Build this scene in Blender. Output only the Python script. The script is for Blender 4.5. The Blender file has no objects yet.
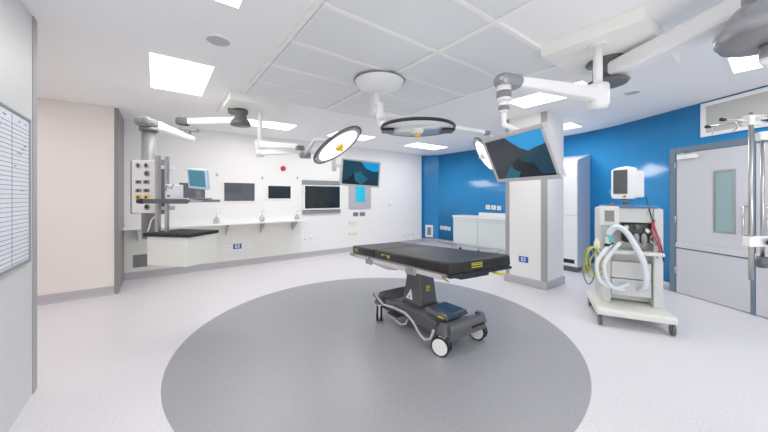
import bpy, bmesh, math, random
from mathutils import Vector, Matrix
random.seed(4)
sc = bpy.context.scene
COL = sc.collection
F, CX, CY, EYE = 301.0, 384.0, 197.0, 1.5
FW = Vector((.6018, .7986, 0)); RT = Vector((.7986, -.6018, 0)); UP = Vector((0, 0, 1))
H = 2.88
def cam(X, Z, z=0.0):           # camera-right X, depth Z, height z -> world
    v = RT * X + FW * Z; return Vector((v.x, v.y, z))
def ray(px, py): return RT * ((px - CX) / F) + FW + UP * ((CY - py) / F)
def at(px, py, Z): return ray(px, py) * Z + Vector((0, 0, EYE))

# ------------------------------------------------------------------ materials
def mat(name, color, rough=.5, metal=0.0, emit=None, es=0.0, spec=.5, noise=None, bump=0.0, trans=0.0, coat=0.0, alpha=1.0, ior=1.45):
    m = bpy.data.materials.new(name); m.use_nodes = True
    nt = m.node_tree; b = nt.nodes['Principled BSDF']
    b.inputs['Base Color'].default_value = (*color, 1)
    b.inputs['Roughness'].default_value = rough
    b.inputs['Metallic'].default_value = metal
    b.inputs['Specular IOR Level'].default_value = spec
    b.inputs['Transmission Weight'].default_value = trans
    b.inputs['Coat Weight'].default_value = coat
    b.inputs['Alpha'].default_value = alpha
    b.inputs['IOR'].default_value = ior
    if emit:
        b.inputs['Emission Color'].default_value = (*emit, 1); b.inputs['Emission Strength'].default_value = es
    if noise or bump:
        tc = nt.nodes.new('ShaderNodeTexCoord'); n = nt.nodes.new('ShaderNodeTexNoise')
        n.inputs['Scale'].default_value = noise[0] if noise else 200
        n.inputs['Detail'].default_value = 4
        nt.links.new(tc.outputs['Object'], n.inputs['Vector'])
        if noise:
            r = nt.nodes.new('ShaderNodeMix'); r.data_type = 'RGBA'
            k = noise[1]
            r.inputs['A'].default_value = (*[c * (1 - k) for c in color], 1)
            r.inputs['B'].default_value = (*[min(1, c * (1 + k)) for c in color], 1)
            nt.links.new(n.outputs['Fac'], r.inputs['Factor']); nt.links.new(r.outputs['Result'], b.inputs['Base Color'])
        if bump:
            bp = nt.nodes.new('ShaderNodeBump'); bp.inputs['Strength'].default_value = bump; bp.inputs['Distance'].default_value = .002
            nt.links.new(n.outputs['Fac'], bp.inputs['Height']); nt.links.new(bp.outputs['Normal'], b.inputs['Normal'])
    return m
def emis(name, color, s):
    m = bpy.data.materials.new(name); m.use_nodes = True; nt = m.node_tree
    nt.nodes.clear(); e = nt.nodes.new('ShaderNodeEmission'); o = nt.nodes.new('ShaderNodeOutputMaterial')
    e.inputs[0].default_value = (*color, 1); e.inputs[1].default_value = s
    nt.links.new(e.outputs[0], o.inputs[0]); return m
def s2l(r, g, b):
    f = lambda c: (c / 255 / 12.92) if c / 255 <= .04045 else ((c / 255 + .055) / 1.055) ** 2.4
    return (f(r), f(g), f(b))
M = {}
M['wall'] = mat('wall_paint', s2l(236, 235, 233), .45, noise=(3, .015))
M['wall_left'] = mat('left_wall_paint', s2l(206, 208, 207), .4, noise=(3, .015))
M['wall_recess'] = mat('recess_wall_paint', s2l(232, 225, 220), .5, noise=(3, .015))
M['ceiling'] = mat('ceiling_paint', s2l(240, 240, 240), .6, noise=(3, .01))
M['plinthp'] = mat('ceiling_box_paint', s2l(240, 239, 234), .5)
M['blue'] = mat('blue_wall_paint', s2l(30, 127, 187), .18, noise=(2, .03), spec=.5)
M['grey_trim'] = mat('grey_trim_vinyl', s2l(158, 157, 158), .45, noise=(6, .03))
M['dark_trim'] = mat('dark_grey_guard', s2l(132, 131, 131), .5, noise=(6, .03))
M['skirt'] = mat('grey_skirting', s2l(178, 176, 180), .4, noise=(8, .03))
M['white'] = mat('white_enamel', s2l(238, 238, 238), .3, noise=(5, .01))
M['offwhite'] = mat('offwhite_laminate', s2l(226, 226, 218), .35, noise=(5, .015))
M['counter'] = mat('counter_laminate', s2l(212, 219, 218), .35, noise=(5, .015))
M['cab'] = mat('cabinet_grey_enamel', s2l(190, 196, 208), .35, noise=(5, .015))
M['canopy'] = mat('perforated_panel', s2l(226, 229, 230), .6, noise=(1.2, .05), bump=.1)
M['canopyf'] = mat('canopy_frame_enamel', s2l(240, 239, 236), .5)
M['steel'] = mat('brushed_steel', s2l(190, 188, 186), .3, 1.0, noise=(60, .06))
M['chrome'] = mat('chrome', s2l(215, 215, 215), .12, 1.0, noise=(30, .02))
M['alu'] = mat('grey_aluminium', s2l(150, 152, 154), .35, .6, noise=(30, .03))
M['dgrey'] = mat('dark_grey_plastic', s2l(88, 90, 92), .4, noise=(20, .04))
M['mgrey'] = mat('mid_grey_plastic', s2l(125, 126, 128), .35, noise=(20, .04))
M['tgrey'] = mat('table_cover_grey', s2l(84, 85, 88), .28, noise=(20, .04), spec=.6)
M['tdark'] = mat('table_dark_grey', s2l(50, 51, 56), .3, noise=(20, .04), spec=.6)
M['hub'] = mat('satin_hub_metal', s2l(165, 167, 172), .25, .7, noise=(10, .02))
M['amgrey'] = mat('equipment_grey_enamel', s2l(206, 207, 204), .35, noise=(5, .03))
M['black'] = mat('black_plastic', s2l(26, 26, 27), .35, noise=(20, .08))
M['rubber'] = mat('black_rubber', s2l(30, 30, 30), .7, noise=(30, .08))
M['mattress'] = mat('black_mattress_cover', s2l(27, 25, 26), .45, noise=(14, .12), bump=.15, spec=.4)
M['screen'] = mat('dark_screen_glass', s2l(20, 26, 30), .2, spec=.6, noise=(2, .06), coat=.1)
M['screen_grey'] = mat('grey_screen_glass', s2l(78, 82, 86), .12, noise=(2, .06), coat=.4)
M['cyan'] = mat('cyan_screen_patch', s2l(14, 130, 190), .2, emit=s2l(14, 150, 215), es=.35, noise=(2, .05), coat=.1)
M['lightcyan'] = mat('cyan_lit_glass', s2l(40, 170, 200), .2, emit=s2l(40, 180, 215), es=.3, noise=(6, .05))
M['teal'] = mat('teal_screen_patch', s2l(12, 52, 70), .25, emit=s2l(14, 66, 90), es=.15, noise=(9, .3), coat=.05)
M['deep'] = mat('deep_screen_patch', s2l(10, 22, 32), .25, noise=(12, .3), coat=.05)
M['midteal'] = mat('mid_teal_screen_patch', s2l(24, 90, 112), .25, emit=s2l(24, 100, 125), es=.12, noise=(12, .3))
M['navy'] = mat('navy_screen_patch', s2l(40, 50, 60), .2, noise=(7, .2), coat=.1)
M['tabblue'] = mat('teal_tablet_picture', s2l(70, 128, 148), .15, emit=s2l(60, 125, 145), es=.2, noise=(4, .1))
M['bluebox'] = mat('pale_blue_bezel', s2l(190, 215, 232), .3, noise=(6, .02))
M['yellow'] = mat('yellow_plastic', s2l(228, 196, 60), .4, noise=(10, .05))
M['yellowmark'] = mat('yellow_label_print', s2l(190, 185, 20), .5, noise=(60, .15))
M['yellowtube'] = mat('yellow_tubing', s2l(205, 192, 92), .35, noise=(10, .08))
M['greentube'] = mat('green_tubing', s2l(110, 150, 120), .35, noise=(10, .08))
M['creamsock'] = mat('cream_socket_plastic', s2l(236, 230, 205), .4, noise=(10, .02))
M['red'] = mat('red_plastic', s2l(196, 20, 60), .35, noise=(10, .04))
M['signblue'] = mat('blue_sign_print', s2l(24, 92, 170), .4, noise=(20, .05))
M['print'] = mat('white_print', s2l(240, 240, 240), .4, noise=(20, .02))
M['paper'] = mat('pale_board_face', s2l(226, 229, 238), .3, noise=(20, .02))
M['ink'] = mat('grey_ink', s2l(110, 112, 120), .6, noise=(20, .02))
M['doorleaf'] = mat('door_grey_laminate', s2l(194, 195, 200), .35, noise=(5, .015))
M['doorframe'] = mat('door_frame_blue_grey', s2l(98, 118, 134), .4, noise=(5, .03))
M['doorglass'] = mat('green_grey_vision_glass', s2l(136, 162, 165), .15, noise=(2, .05), coat=.6)
M['dull_win'] = mat('grey_blind_window', s2l(186, 186, 180), .25, noise=(1.5, .04), coat=.3)
M['redcable'] = mat('red_cable', s2l(190, 60, 80), .4, noise=(10, .05))
M['hose'] = mat('pale_corrugated_hose', s2l(225, 232, 238), .35, noise=(20, .03))
M['tealp'] = mat('teal_connector', s2l(110, 190, 185), .4, noise=(20, .03))
M['bluetop'] = mat('blue_top_rim', s2l(70, 120, 170), .35, noise=(20, .05))
M['jar'] = mat('clear_jar_plastic', s2l(225, 228, 226), .12, trans=.6, noise=(20, .02), ior=1.2)
M['covertrans'] = mat('clear_tray_cover', s2l(62, 65, 74), .1, noise=(20, .05), coat=.8, spec=.8)
M['panel_light'] = emis('ceiling_light_diffuser', (1, .985, .97), 5.0)
M['lamp_on'] = emis('surgical_lamp_face', (1, .985, .94), 3.2)
M['ledglass'] = mat('unlit_lamp_glass', s2l(228, 234, 234), .2, noise=(5, .03), coat=.6)

# floor material: speckled vinyl
def floor_mat(name, c):
    m = mat(name, c, .28, spec=.45)
    nt = m.node_tree; b = nt.nodes['Principled BSDF']
    tc = nt.nodes.new('ShaderNodeTexCoord'); n = nt.nodes.new('ShaderNodeTexNoise'); n.inputs['Scale'].default_value = 70; n.inputs['Detail'].default_value = 3
    r = nt.nodes.new('ShaderNodeValToRGB'); r.color_ramp.elements[0].position = .35; r.color_ramp.elements[1].position = .65
    r.color_ramp.elements[0].color = (*[x * .92 for x in c], 1); r.color_ramp.elements[1].color = (*[min(1, x * 1.06) for x in c], 1)
    nt.links.new(tc.outputs['Object'], n.inputs['Vector']); nt.links.new(n.outputs['Fac'], r.inputs[0]); nt.links.new(r.outputs[0], b.inputs['Base Color'])
    n2 = nt.nodes.new('ShaderNodeTexNoise'); n2.inputs['Scale'].default_value = 4; n2.inputs['Detail'].default_value = 6
    mr = nt.nodes.new('ShaderNodeMapRange'); mr.inputs['To Min'].default_value = .26; mr.inputs['To Max'].default_value = .42
    nt.links.new(tc.outputs['Object'], n2.inputs['Vector']); nt.links.new(n2.outputs['Fac'], mr.inputs['Value']); nt.links.new(mr.outputs[0], b.inputs['Roughness'])
    return m
M['floor'] = floor_mat('pale_vinyl_floor', s2l(216, 213, 217))
M['floor_in'] = floor_mat('grey_vinyl_circle', s2l(150, 151, 155))

# ------------------------------------------------------------------ mesh builder
class MB:
    def __init__(s): s.v = []; s.f = []; s.m = []; s.s = []
    def add(s, vs, fs, m=0, sm=False):
        b = len(s.v); s.v += [Vector(v) for v in vs]
        for f in fs: s.f.append([b + i for i in f]); s.m.append(m); s.s.append(sm)
        return s
    def box(s, x0, x1, y0, y1, z0, z1, m=0):
        if x0 > x1: x0, x1 = x1, x0
        if y0 > y1: y0, y1 = y1, y0
        if z0 > z1: z0, z1 = z1, z0
        vs = [(x0, y0, z0), (x1, y0, z0), (x1, y1, z0), (x0, y1, z0), (x0, y0, z1), (x1, y0, z1), (x1, y1, z1), (x0, y1, z1)]
        return s.add(vs, [(0, 3, 2, 1), (4, 5, 6, 7), (0, 1, 5, 4), (1, 2, 6, 5), (2, 3, 7, 6), (3, 0, 4, 7)], m)
    def frustum(s, c, a, b, z0, z1, m=0, off=(0, 0)):     # tapered box: half sizes a at z0, b at z1
        x, y = c; vs = []
        for (h, z, o) in ((a, z0, (0, 0)), (b, z1, off)):
            vs += [(x + o[0] + sx * h[0], y + o[1] + sy * h[1], z) for sx, sy in ((-1, -1), (1, -1), (1, 1), (-1, 1))]
        return s.add(vs, [(0, 3, 2, 1), (4, 5, 6, 7), (0, 1, 5, 4), (1, 2, 6, 5), (2, 3, 7, 6), (3, 0, 4, 7)], m)
    def tube(s, pts, r, n=12, m=0, caps=True, r2=None):
        pts = [Vector(p) for p in pts]; N = len(pts); rings = []
        rs = r if isinstance(r, (list, tuple)) else [r + ((r2 - r) * i / (N - 1) if r2 is not None else 0) for i in range(N)]
        t0 = (pts[1] - pts[0]).normalized(); ref = Vector((0, 0, 1)) if abs(t0.z) < .9 else Vector((1, 0, 0))
        u = t0.cross(ref).normalized(); vs = []
        for i, p in enumerate(pts):
            t = (pts[min(i + 1, N - 1)] - pts[max(i - 1, 0)]).normalized()
            u = (u - t * u.dot(t)).normalized(); w = t.cross(u)
            for k in range(n):
                a = 2 * math.pi * k / n; vs.append(p + (u * math.cos(a) + w * math.sin(a)) * rs[i])
        fs = [(i * n + k, i * n + (k + 1) % n, (i + 1) * n + (k + 1) % n, (i + 1) * n + k) for i in range(N - 1) for k in range(n)]
        b = len(s.v); s.add(vs, fs, m, True)
        if caps:
            s.f.append([b + k for k in range(n)][::-1]); s.m.append(m); s.s.append(False)
            s.f.append([b + (N - 1) * n + k for k in range(n)]); s.m.append(m); s.s.append(False)
        return s
    def cyl(s, c, r, z0, z1, n=28, m=0): return s.tube([(c[0], c[1], z0), (c[0], c[1], z1)], r, n, m)
    def lathe(s, c, prof, n=36, m=0, axis=None, ms=None):    # prof [(r,h)...] around axis through c
        c = Vector(c); ax = Vector(axis).normalized() if axis is not None else Vector((0, 0, 1))
        ref = Vector((1, 0, 0)) if abs(ax.x) < .9 else Vector((0, 1, 0))
        u = ax.cross(ref).normalized(); w = ax.cross(u)
        vs = []
        for (r, h) in prof:
            for k in range(n):
                a = 2 * math.pi * k / n; vs.append(c + ax * h + (u * math.cos(a) + w * math.sin(a)) * max(r, 1e-4))
        for i in range(len(prof) - 1):
            b = len(s.v) if i == 0 else b
            if i == 0: s.v += vs
            for k in range(n):
                s.f.append([b + i * n + k, b + i * n + (k + 1) % n, b + (i + 1) * n + (k + 1) % n, b + (i + 1) * n + k]); s.m.append(ms[i] if ms else m); s.s.append(True)
        return s
    def prism(s, poly, axis, a0, a1, m=0):     # poly 2D extruded along axis 'x','y','z'
        n = len(poly); vs = []
        for a in (a0, a1):
            for (p, q) in poly:
                vs.append({'x': (a, p, q), 'y': (p, a, q), 'z': (p, q, a)}[axis])
        fs = [list(range(n))[::-1], [n + i for i in range(n)]] + [(i, (i + 1) % n, n + (i + 1) % n, n + i) for i in range(n)]
        return s.add(vs, fs, m)
    def obox(s, p, q, w, h, m=0, w2=None, h2=None):  # bar from p to q, horizontal width w, height h
        p = Vector(p); q = Vector(q); t = (q - p).normalized(); a = t.cross(UP).normalized(); b = a.cross(t)
        w2 = w2 or w; h2 = h2 or h; vs = []
        for (c, ww, hh) in ((p, w, h), (q, w2, h2)):
            vs += [c + a * sx * ww / 2 + b * sy * hh / 2 for sx, sy in ((-1, -1), (1, -1), (1, 1), (-1, 1))]
        return s.add(vs, [(0, 3, 2, 1), (4, 5, 6, 7), (0, 1, 5, 4), (1, 2, 6, 5), (2, 3, 7, 6), (3, 0, 4, 7)], m)
def link(name, mb, mats, origin=Vector((0, 0, 0)), parent=None, bev=0, mw=None):
    me = bpy.data.meshes.new(name)
    me.from_pydata([v - origin for v in mb.v], [], mb.f)
    for m in (mats if isinstance(mats, list) else [mats]): me.materials.append(M[m] if isinstance(m, str) else m)
    for p, mi, s in zip(me.polygons, mb.m, mb.s): p.material_index = mi; p.use_smooth = s
    bm = bmesh.new(); bm.from_mesh(me); bmesh.ops.recalc_face_normals(bm, faces=bm.faces); bm.to_mesh(me); bm.free()
    o = bpy.data.objects.new(name, me); COL.objects.link(o)
    if parent: o.parent = parent
    if bev:
        b = o.modifiers.new('bevel', 'BEVEL'); b.width = bev; b.segments = 2; b.limit_method = 'ANGLE'; b.angle_limit = math.radians(40); b.harden_normals = False
    return o
class Frame:
    def __init__(s, x, y, yaw): s.o = Vector((x, y, 0)); s.yaw = yaw; s.R = Matrix.Rotation(yaw, 3, 'Z')
    def w(s, p): return s.R @ Vector(p) + s.o
    def l(s, p): return s.R.transposed() @ (Vector(p) - s.o)
    def hit(s, px, py, ly=0.0):
        d = s.R.transposed() @ ray(px, py); c = s.l((0, 0, EYE)); t = (ly - c.y) / d.y; p = c + d * t; return p.x, p.z
W0 = Frame(0, 0, 0)
class Thing:
    def __init__(s, name, label, cat, fr=W0, base=(0, 0, 0), group=None, kind=None):
        s.e = bpy.data.objects.new(name, None); COL.objects.link(s.e); s.fr = fr; s.b = Vector(base)
        s.e.location = fr.w(base); s.e.rotation_euler = (0, 0, fr.yaw); s.e.empty_display_size = .1
        if kind: s.e['kind'] = kind
        else: s.e['label'] = label; s.e['category'] = cat
        if group: s.e['group'] = group
    def part(s, name, mb, mats, parent=None, label=None, bev=0, kind=None):
        o = link(name, mb, mats, s.b, parent or s.e, bev)
        if label: o['label'] = label
        if kind: o['kind'] = kind
        return o
def solo(name, label, cat, mb, mats, fr=W0, bev=0, group=None):
    xs = [v.x for v in mb.v]; ys = [v.y for v in mb.v]; zs = [v.z for v in mb.v]
    b = Vector(((min(xs) + max(xs)) / 2, (min(ys) + max(ys)) / 2, min(zs)))
    o = link(name, mb, mats, b, None, bev); o.location = fr.w(b); o.rotation_euler = (0, 0, fr.yaw)
    o['label'] = label; o['category'] = cat
    if group: o['group'] = group
    return o
def struct(name, mb, mats, fr=W0, bev=0, parent=None):
    o = link(name, mb, mats, Vector((0, 0, 0)), parent, bev)
    if not parent: o.location = fr.o; o.rotation_euler = (0, 0, fr.yaw); o['kind'] = 'structure'
    return o
def copy_tree(root, loc, yaw=None, label=None):
    r = root.copy(); COL.objects.link(r); r.location = loc
    if yaw is not None: r.rotation_euler = (0, 0, yaw)
    if label: r['label'] = label
    for ch in list(root.children):
        c = ch.copy(); COL.objects.link(c); c.parent = r
        for g in list(ch.children):
            d = g.copy(); COL.objects.link(d); d.parent = c
    return r
def text_mb(txt, size, x, y, z, m=0, depth=.001, face='-y'):
    cu = bpy.data.curves.new('lettering', 'FONT'); cu.body = txt; cu.size = size; cu.align_x = 'CENTER'; cu.align_y = 'CENTER'; cu.extrude = depth / 2; cu.offset = size * .02
    o = bpy.data.objects.new('lettering', cu); COL.objects.link(o); bpy.context.view_layer.update()
    me = bpy.data.meshes.new_from_object(o); mb = MB()
    vs = [Vector((x + v.co.x, y - v.co.z, z + v.co.y)) for v in me.vertices]
    mb.add(vs, [list(p.vertices) for p in me.polygons], m)
    bpy.data.objects.remove(o); bpy.data.curves.remove(cu); bpy.data.meshes.remove(me)
    return mb

# ------------------------------------------------------------------ setting
CC = (2.077, 2.857); CR = 2.055
struct('floor', MB().box(-3.3, 8.0, -3.2, 8.0, -.1, 0), 'floor')
cm = MB(); n = 128
vs = [(CC[0] + CR * math.cos(2 * math.pi * k / n), CC[1] + CR * math.sin(2 * math.pi * k / n), z) for z in (0.0, .0015) for k in range(n)]
cm.add(vs, [list(range(n, 2 * n))] + [(k, (k + 1) % n, n + (k + 1) % n, n + k) for k in range(n)])
struct('floor_circle', cm, 'floor_in')
struct('ceiling', MB().box(-3.3, 8.0, -3.2, 8.0, H, H + .1), 'ceiling')
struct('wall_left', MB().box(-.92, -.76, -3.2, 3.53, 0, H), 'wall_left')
struct('trim_1', MB().box(-.925, -.754, 3.44, 3.536, 0, H - .002), 'grey_trim')
struct('wall_passage', MB().box(-3.2, -3.06, 3.0, 6.3, 0, H), 'wall_recess')
struct('wall_passage_front', MB().box(-3.1, -.93, 3.0, 3.1, 0, H), 'wall_recess')
struct('wall_recess', MB().box(-3.2, -.49, 6.22, 6.36, 0, H), 'wall_recess')
struct('trim_2', MB().box(-.53, -.478, 6.212, 7.149, 0, H - .002), 'dark_trim', bev=.004)
struct('wall_back', MB().box(-.7, 6.93, 7.15, 7.28, 0, H), 'wall')
def skirting(name, fr, x0, x1, h=.13, y=0.0):
    prof = [(y, 0), (y - .035, 0), (y - .018, .014), (y - .009, .04), (y - .007, h), (y, h)]
    return struct(name, MB().prism([(p, q) for p, q in prof], 'x', x0, x1), 'skirt', fr)
WB = Frame(0, 7.15, 0); WR = Frame(0, 6.22, 0); WL = Frame(-.76, 0, math.radians(90))
skirting('baseboard_back', WB, -.478, 6.93)
skirting('baseboard_recess', WR, -3.06, -.53)
# blue wall: alcove end, straight run, gentle curve, straight run with the doors
pl0 = [(6.6, 7.32), (7.1, 7.3), (7.4, 6.84), (7.4, 3.1), (7.39, 2.8), (7.345, 2.52), (7.27, 2.28), (7.17, 2.07), (7.05, 1.87), (4.17, -3.0)]
pl = pl0[:3] + [(7.4, 3.4)]
_c = [Vector(p) for p in ((7.4, 3.4), (7.4, 2.62), (7.05, 1.87))]
for _k in range(1, 25):
    _u = _k / 24; _p = _c[0] * (1 - _u) ** 2 + _c[1] * 2 * _u * (1 - _u) + _c[2] * _u * _u; pl.append((_p.x, _p.y))
pl.append((6.95, 1.70)); pl.append((4.17, -3.0))
def ribbon(pl, z0, z1, t, inner=0.0):
    mb = MB(); P = [Vector((p[0], p[1])) for p in pl]; N = len(P); nr = []
    for i in range(N):
        d = Vector((0, 0))
        if i > 0: d += (P[i] - P[i - 1]).normalized()
        if i < N - 1: d += (P[i + 1] - P[i]).normalized()
        d.normalize(); nr.append(Vector((-d.y, d.x)))       # left of travel = outside
    vs = []
    for i in range(N):
        a = P[i] - nr[i] * inner; b = P[i] + nr[i] * t
        vs += [(a.x, a.y, z0), (a.x, a.y, z1), (b.x, b.y, z1), (b.x, b.y, z0)]
    fs = []; sm = []
    for i in range(N - 1):
        for k in range(4): fs.append((4 * i + k, 4 * i + (k + 1) % 4, 4 * i + 4 + (k + 1) % 4, 4 * i + 4 + k)); sm.append(k == 0 and i >= 2)
    fs += [(0, 1, 2, 3), tuple(4 * (N - 1) + k for k in (3, 2, 1, 0))]
    mb.add(vs, fs)
    for i, q in enumerate(sm): mb.s[i] = q
    return mb
# travel is from back towards the camera, so outside (+x) lies to the left
struct('wall_right', ribbon(pl, 0, H, .15), 'blue')
sk = ribbon(pl[:-2] + [(6.14, .33)], 0, .12, 0.0, .012)
struct('baseboard_right', sk, 'skirt')
struct('wall_front', MB().box(-3.2, 8.0, -3.2, -3.05, 0, H), 'wall')
# structural column, a boxed pillar
CO = Frame(5.0, 3.0, math.radians(-90))     # local x = towards the near corner, local y = +x world
struct('pillar', MB().box(0, .70, 0, .64, 0, H), 'wall', CO)
struct('trim_3', MB().box(-.004, .07, -.005, .07, 0, H - .002), 'grey_trim', CO)
struct('trim_4', MB().box(.62, .706, -.006, .035, 0, H - .002), 'grey_trim', CO)
pb = MB().box(-.02, .72, -.02, .66, 0, .13)
struct('baseboard_pillar', pb, 'skirt', CO, bev=.008)

# ------------------------------------------------------------------ doors and clerestory in the straight blue wall
DW = Frame(7.05, 1.87, math.atan2(-4.87, -2.88))
sL = DW.hit(671, 200)[0]; sV0 = DW.hit(715, 200)[0]; sV1 = DW.hit(736, 200)[0]; sM0 = DW.hit(752, 200)[0]; sM1 = DW.hit(757.5, 200)[0]
DT = 2.18
d1 = Thing('door_1', None, None, DW, (sM0, 0, 0), kind='structure')
sR = sM1 + (sM0 - sL) + .05
fr = MB().box(sL, sL + .09, -.03, .03, 0, DT + .09).box(sR, sR + .09, -.03, .03, 0, DT + .09).box(sL + .09, sR, -.03, .03, DT, DT + .09).box(sM0 + .005, sM1 - .005, -.028, .01, 0, DT)
d1.part('door_frame', fr, 'doorframe', bev=.006)
def leaf(x0, x1, v0, v1, pull):
    t = MB()
    t.box(x0, v0, -.02, .0, .78, DT - .005).box(v1, x1, -.02, .0, .78, DT - .005).box(v0, v1, -.02, 0, .78, 1.02).box(v0, v1, -.02, 0, 1.86, DT - .005)
    lf = d1.part('door_leaf', t, 'doorleaf')
    d1.part('vision_panel', MB().box(v0 + .001, v1 - .001, -.014, -.006, 1.021, 1.859), 'doorglass', lf)
    g = MB().box(v0 - .012, v0 + .01, -.024, -.018, 1.0, 1.88).box(v1 - .01, v1 + .012, -.024, -.018, 1.0, 1.88).box(v0 + .01, v1 - .01, -.024, -.018, 1.0, 1.02).box(v0 + .01, v1 - .01, -.024, -.018, 1.86, 1.88)
    d1.part('glazing_bead', g, 'steel', lf)
    d1.part('kick_plate', MB().box(x0, x1, -.026, 0, .012, .70), 'doorleaf', bev=.003)
    d1.part('crash_rail', MB().box(x0, x1, -.045, 0, .715, .79), 'doorleaf', bev=.01)
    px, dz = pull, (1.0, 1.38)
    d1.part('door_handle', MB().tube([(px, -.02, dz[0]), (px, -.07, dz[0]), (px, -.075, dz[0] + .01), (px, -.075, dz[1] - .01), (px, -.07, dz[1]), (px, -.02, dz[1])], .011, 10), 'chrome', lf)
leaf(sL + .1, sM0, sV0, sV1, DW.hit(743.5, 230, -.07)[0])
w = sM0 - sL - .1
leaf(sM1, sM1 + w, sM1 + (sM0 - sV1), sM1 + (sM0 - sV0), sM1 + .14)
cl = MB().box(sL + .14, sL + .40, -.075, -.02, DT - .10, DT - .035)
d1.part('door_closer', cl, 'white', bev=.006)
d1.part('closer_arm', MB().tube([(sL + .38, -.06, DT - .04), (sL + .22, -.09, DT - .01), (sL + .18, -.03, DT + .02)], .007, 8), 'steel')
hg = MB()
for z in (.3, 1.1, 1.95): hg.cyl((sL + .093, -.032), .010, z, z + .10, 10)
d1.part('hinge', hg, 'steel')
w1 = Thing('window_1', None, None, DW, (DW.hit(702, 120)[0], 0, 2.36), kind='structure')
a = DW.hit(702, 120)[0]; b = a + 2.8; z0, z1 = 2.37, 2.855
w1.part('window_frame', MB().box(a, a + .06, -.03, .02, z0, z1).box(b - .06, b, -.03, .02, z0, z1).box(a + .06, b - .06, -.03, .02, z0, z0 + .05).box(a + .06, b - .06, -.03, .02, z1 - .05, z1), 'white', bev=.005)
w1.part('window_pane', MB().box(a + .05, b - .05, -.012, -.004, z0 + .04, z1 - .04), 'dull_win')

# ------------------------------------------------------------------ ceiling things
GR = 'recessed ceiling light panels'
LI = [(-.06, .48, 3.61, 4.75, 'large square-looking ceiling light over the pale recess on the left'),
      (-.07, .47, 1.25, 2.38, 'ceiling light cut off by the top edge of the photo'),
      (1.02, 2.14, 5.60, 6.14, 'long ceiling light behind the slim white pendant column'),
      (3.02, 4.0, 5.62, 6.14, 'ceiling light partly hidden behind the yellow-centred lit surgical lamp'),
      (5.25, 6.4, 5.55, 6.10, 'far ceiling light seen beyond the unlit flat surgical lamp'),
      (4.0, 4.52, 1.22, 2.40, 'ceiling light above the large monitor arm in front of the pillar'),
      (6.08, 6.6, 2.35, 3.42, 'ceiling light between the pillar and the curved blue wall'),
      (4.50, 5.1, -.85, .33, 'ceiling light under the big pendant hub near the window band')]
for i, (x0, x1, y0, y1, lb) in enumerate(LI):
    t = Thing('ceiling_light', lb, 'ceiling light', W0, ((x0 + x1) / 2, (y0 + y1) / 2, H - .012), GR)
    f = .03
    fm = MB().box(x0 - f, x0, y0 - f, y1 + f, H - .012, H).box(x1, x1 + f, y0 - f, y1 + f, H - .012, H).box(x0, x1, y0 - f, y0, H - .012, H).box(x0, x1, y1, y1 + f, H - .012, H)
    t.part('frame', fm, 'white')
    t.part('diffuser', MB().box(x0, x1, y0, y1, H - .008, H - .001), 'panel_light')
# laminar flow canopy
t = Thing('ventilation_canopy', 'large grid of pale perforated ceiling panels over the operating table', 'ceiling canopy', W0, (2.1, 2.8, H - .03))
xs = [.905, 2.09, 3.30]; ys = [.72, 1.35, 1.95, 2.58, 3.16, 3.69, 4.28]
fm = MB(); zc = H - .03
for i, x in enumerate(xs):
    w_ = .035 if i in (0, 2) else .05
    fm.box(x - w_ / 2, x + w_ / 2, ys[0] if i < 2 else ys[1], ys[-1], zc, H)
for j, y in enumerate(ys):
    for i in range(2):
        if i == 1 and j == 0: continue
        fm.box(xs[i] + .0255, xs[i + 1] - .0255, y - .02, y + .02, zc + .001, H)
t.part('canopy_frame', fm, 'canopyf', bev=.003)
for i in range(2):
    for j in range(6):
        if i == 1 and j == 0: continue
        t.part('panel', MB().box(xs[i] + .03, xs[i + 1] - .03, ys[j] + .024, ys[j + 1] - .024, zc + .010, zc + .02), 'canopy')
# dropped boxes
solo('ceiling_plinth', 'shallow white ceiling box carrying the slim column on the left', 'ceiling box', MB().box(.75, 1.52, 4.33, 5.3, H - .1, H), 'plinthp', bev=.004)
solo('ceiling_plinth', 'shallow cream ceiling box above the big pendant arm on the right', 'ceiling box', MB().box(2.8, 4.0, .6, 1.335, H - .1, H), 'plinthp', bev=.004)
def disc(name, label, cat, x, y, r):
    t = Thing(name, label, cat, W0, (x, y, H - .015))
    t.part('rim', MB().lathe((x, y, 0), [(r, H), (r, H - .01), (r * .93, H - .015), (r * .88, H - .012)]), 'white')
    t.part('grille', MB().lathe((x, y, 0), [(r * .88, H - .012), (r * .6, H - .008), (r * .4, H - .012), (.0, H - .009)]), 'mgrey' if r > .11 else 'skirt')
disc('ceiling_speaker', 'round grey ceiling speaker between the two left ceiling lights', 'speaker', .43, 2.99, .105)
disc('ceiling_diffuser', 'small round ceiling vent above the curved blue wall', 'vent', 4.99, 1.20, .09)

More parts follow.
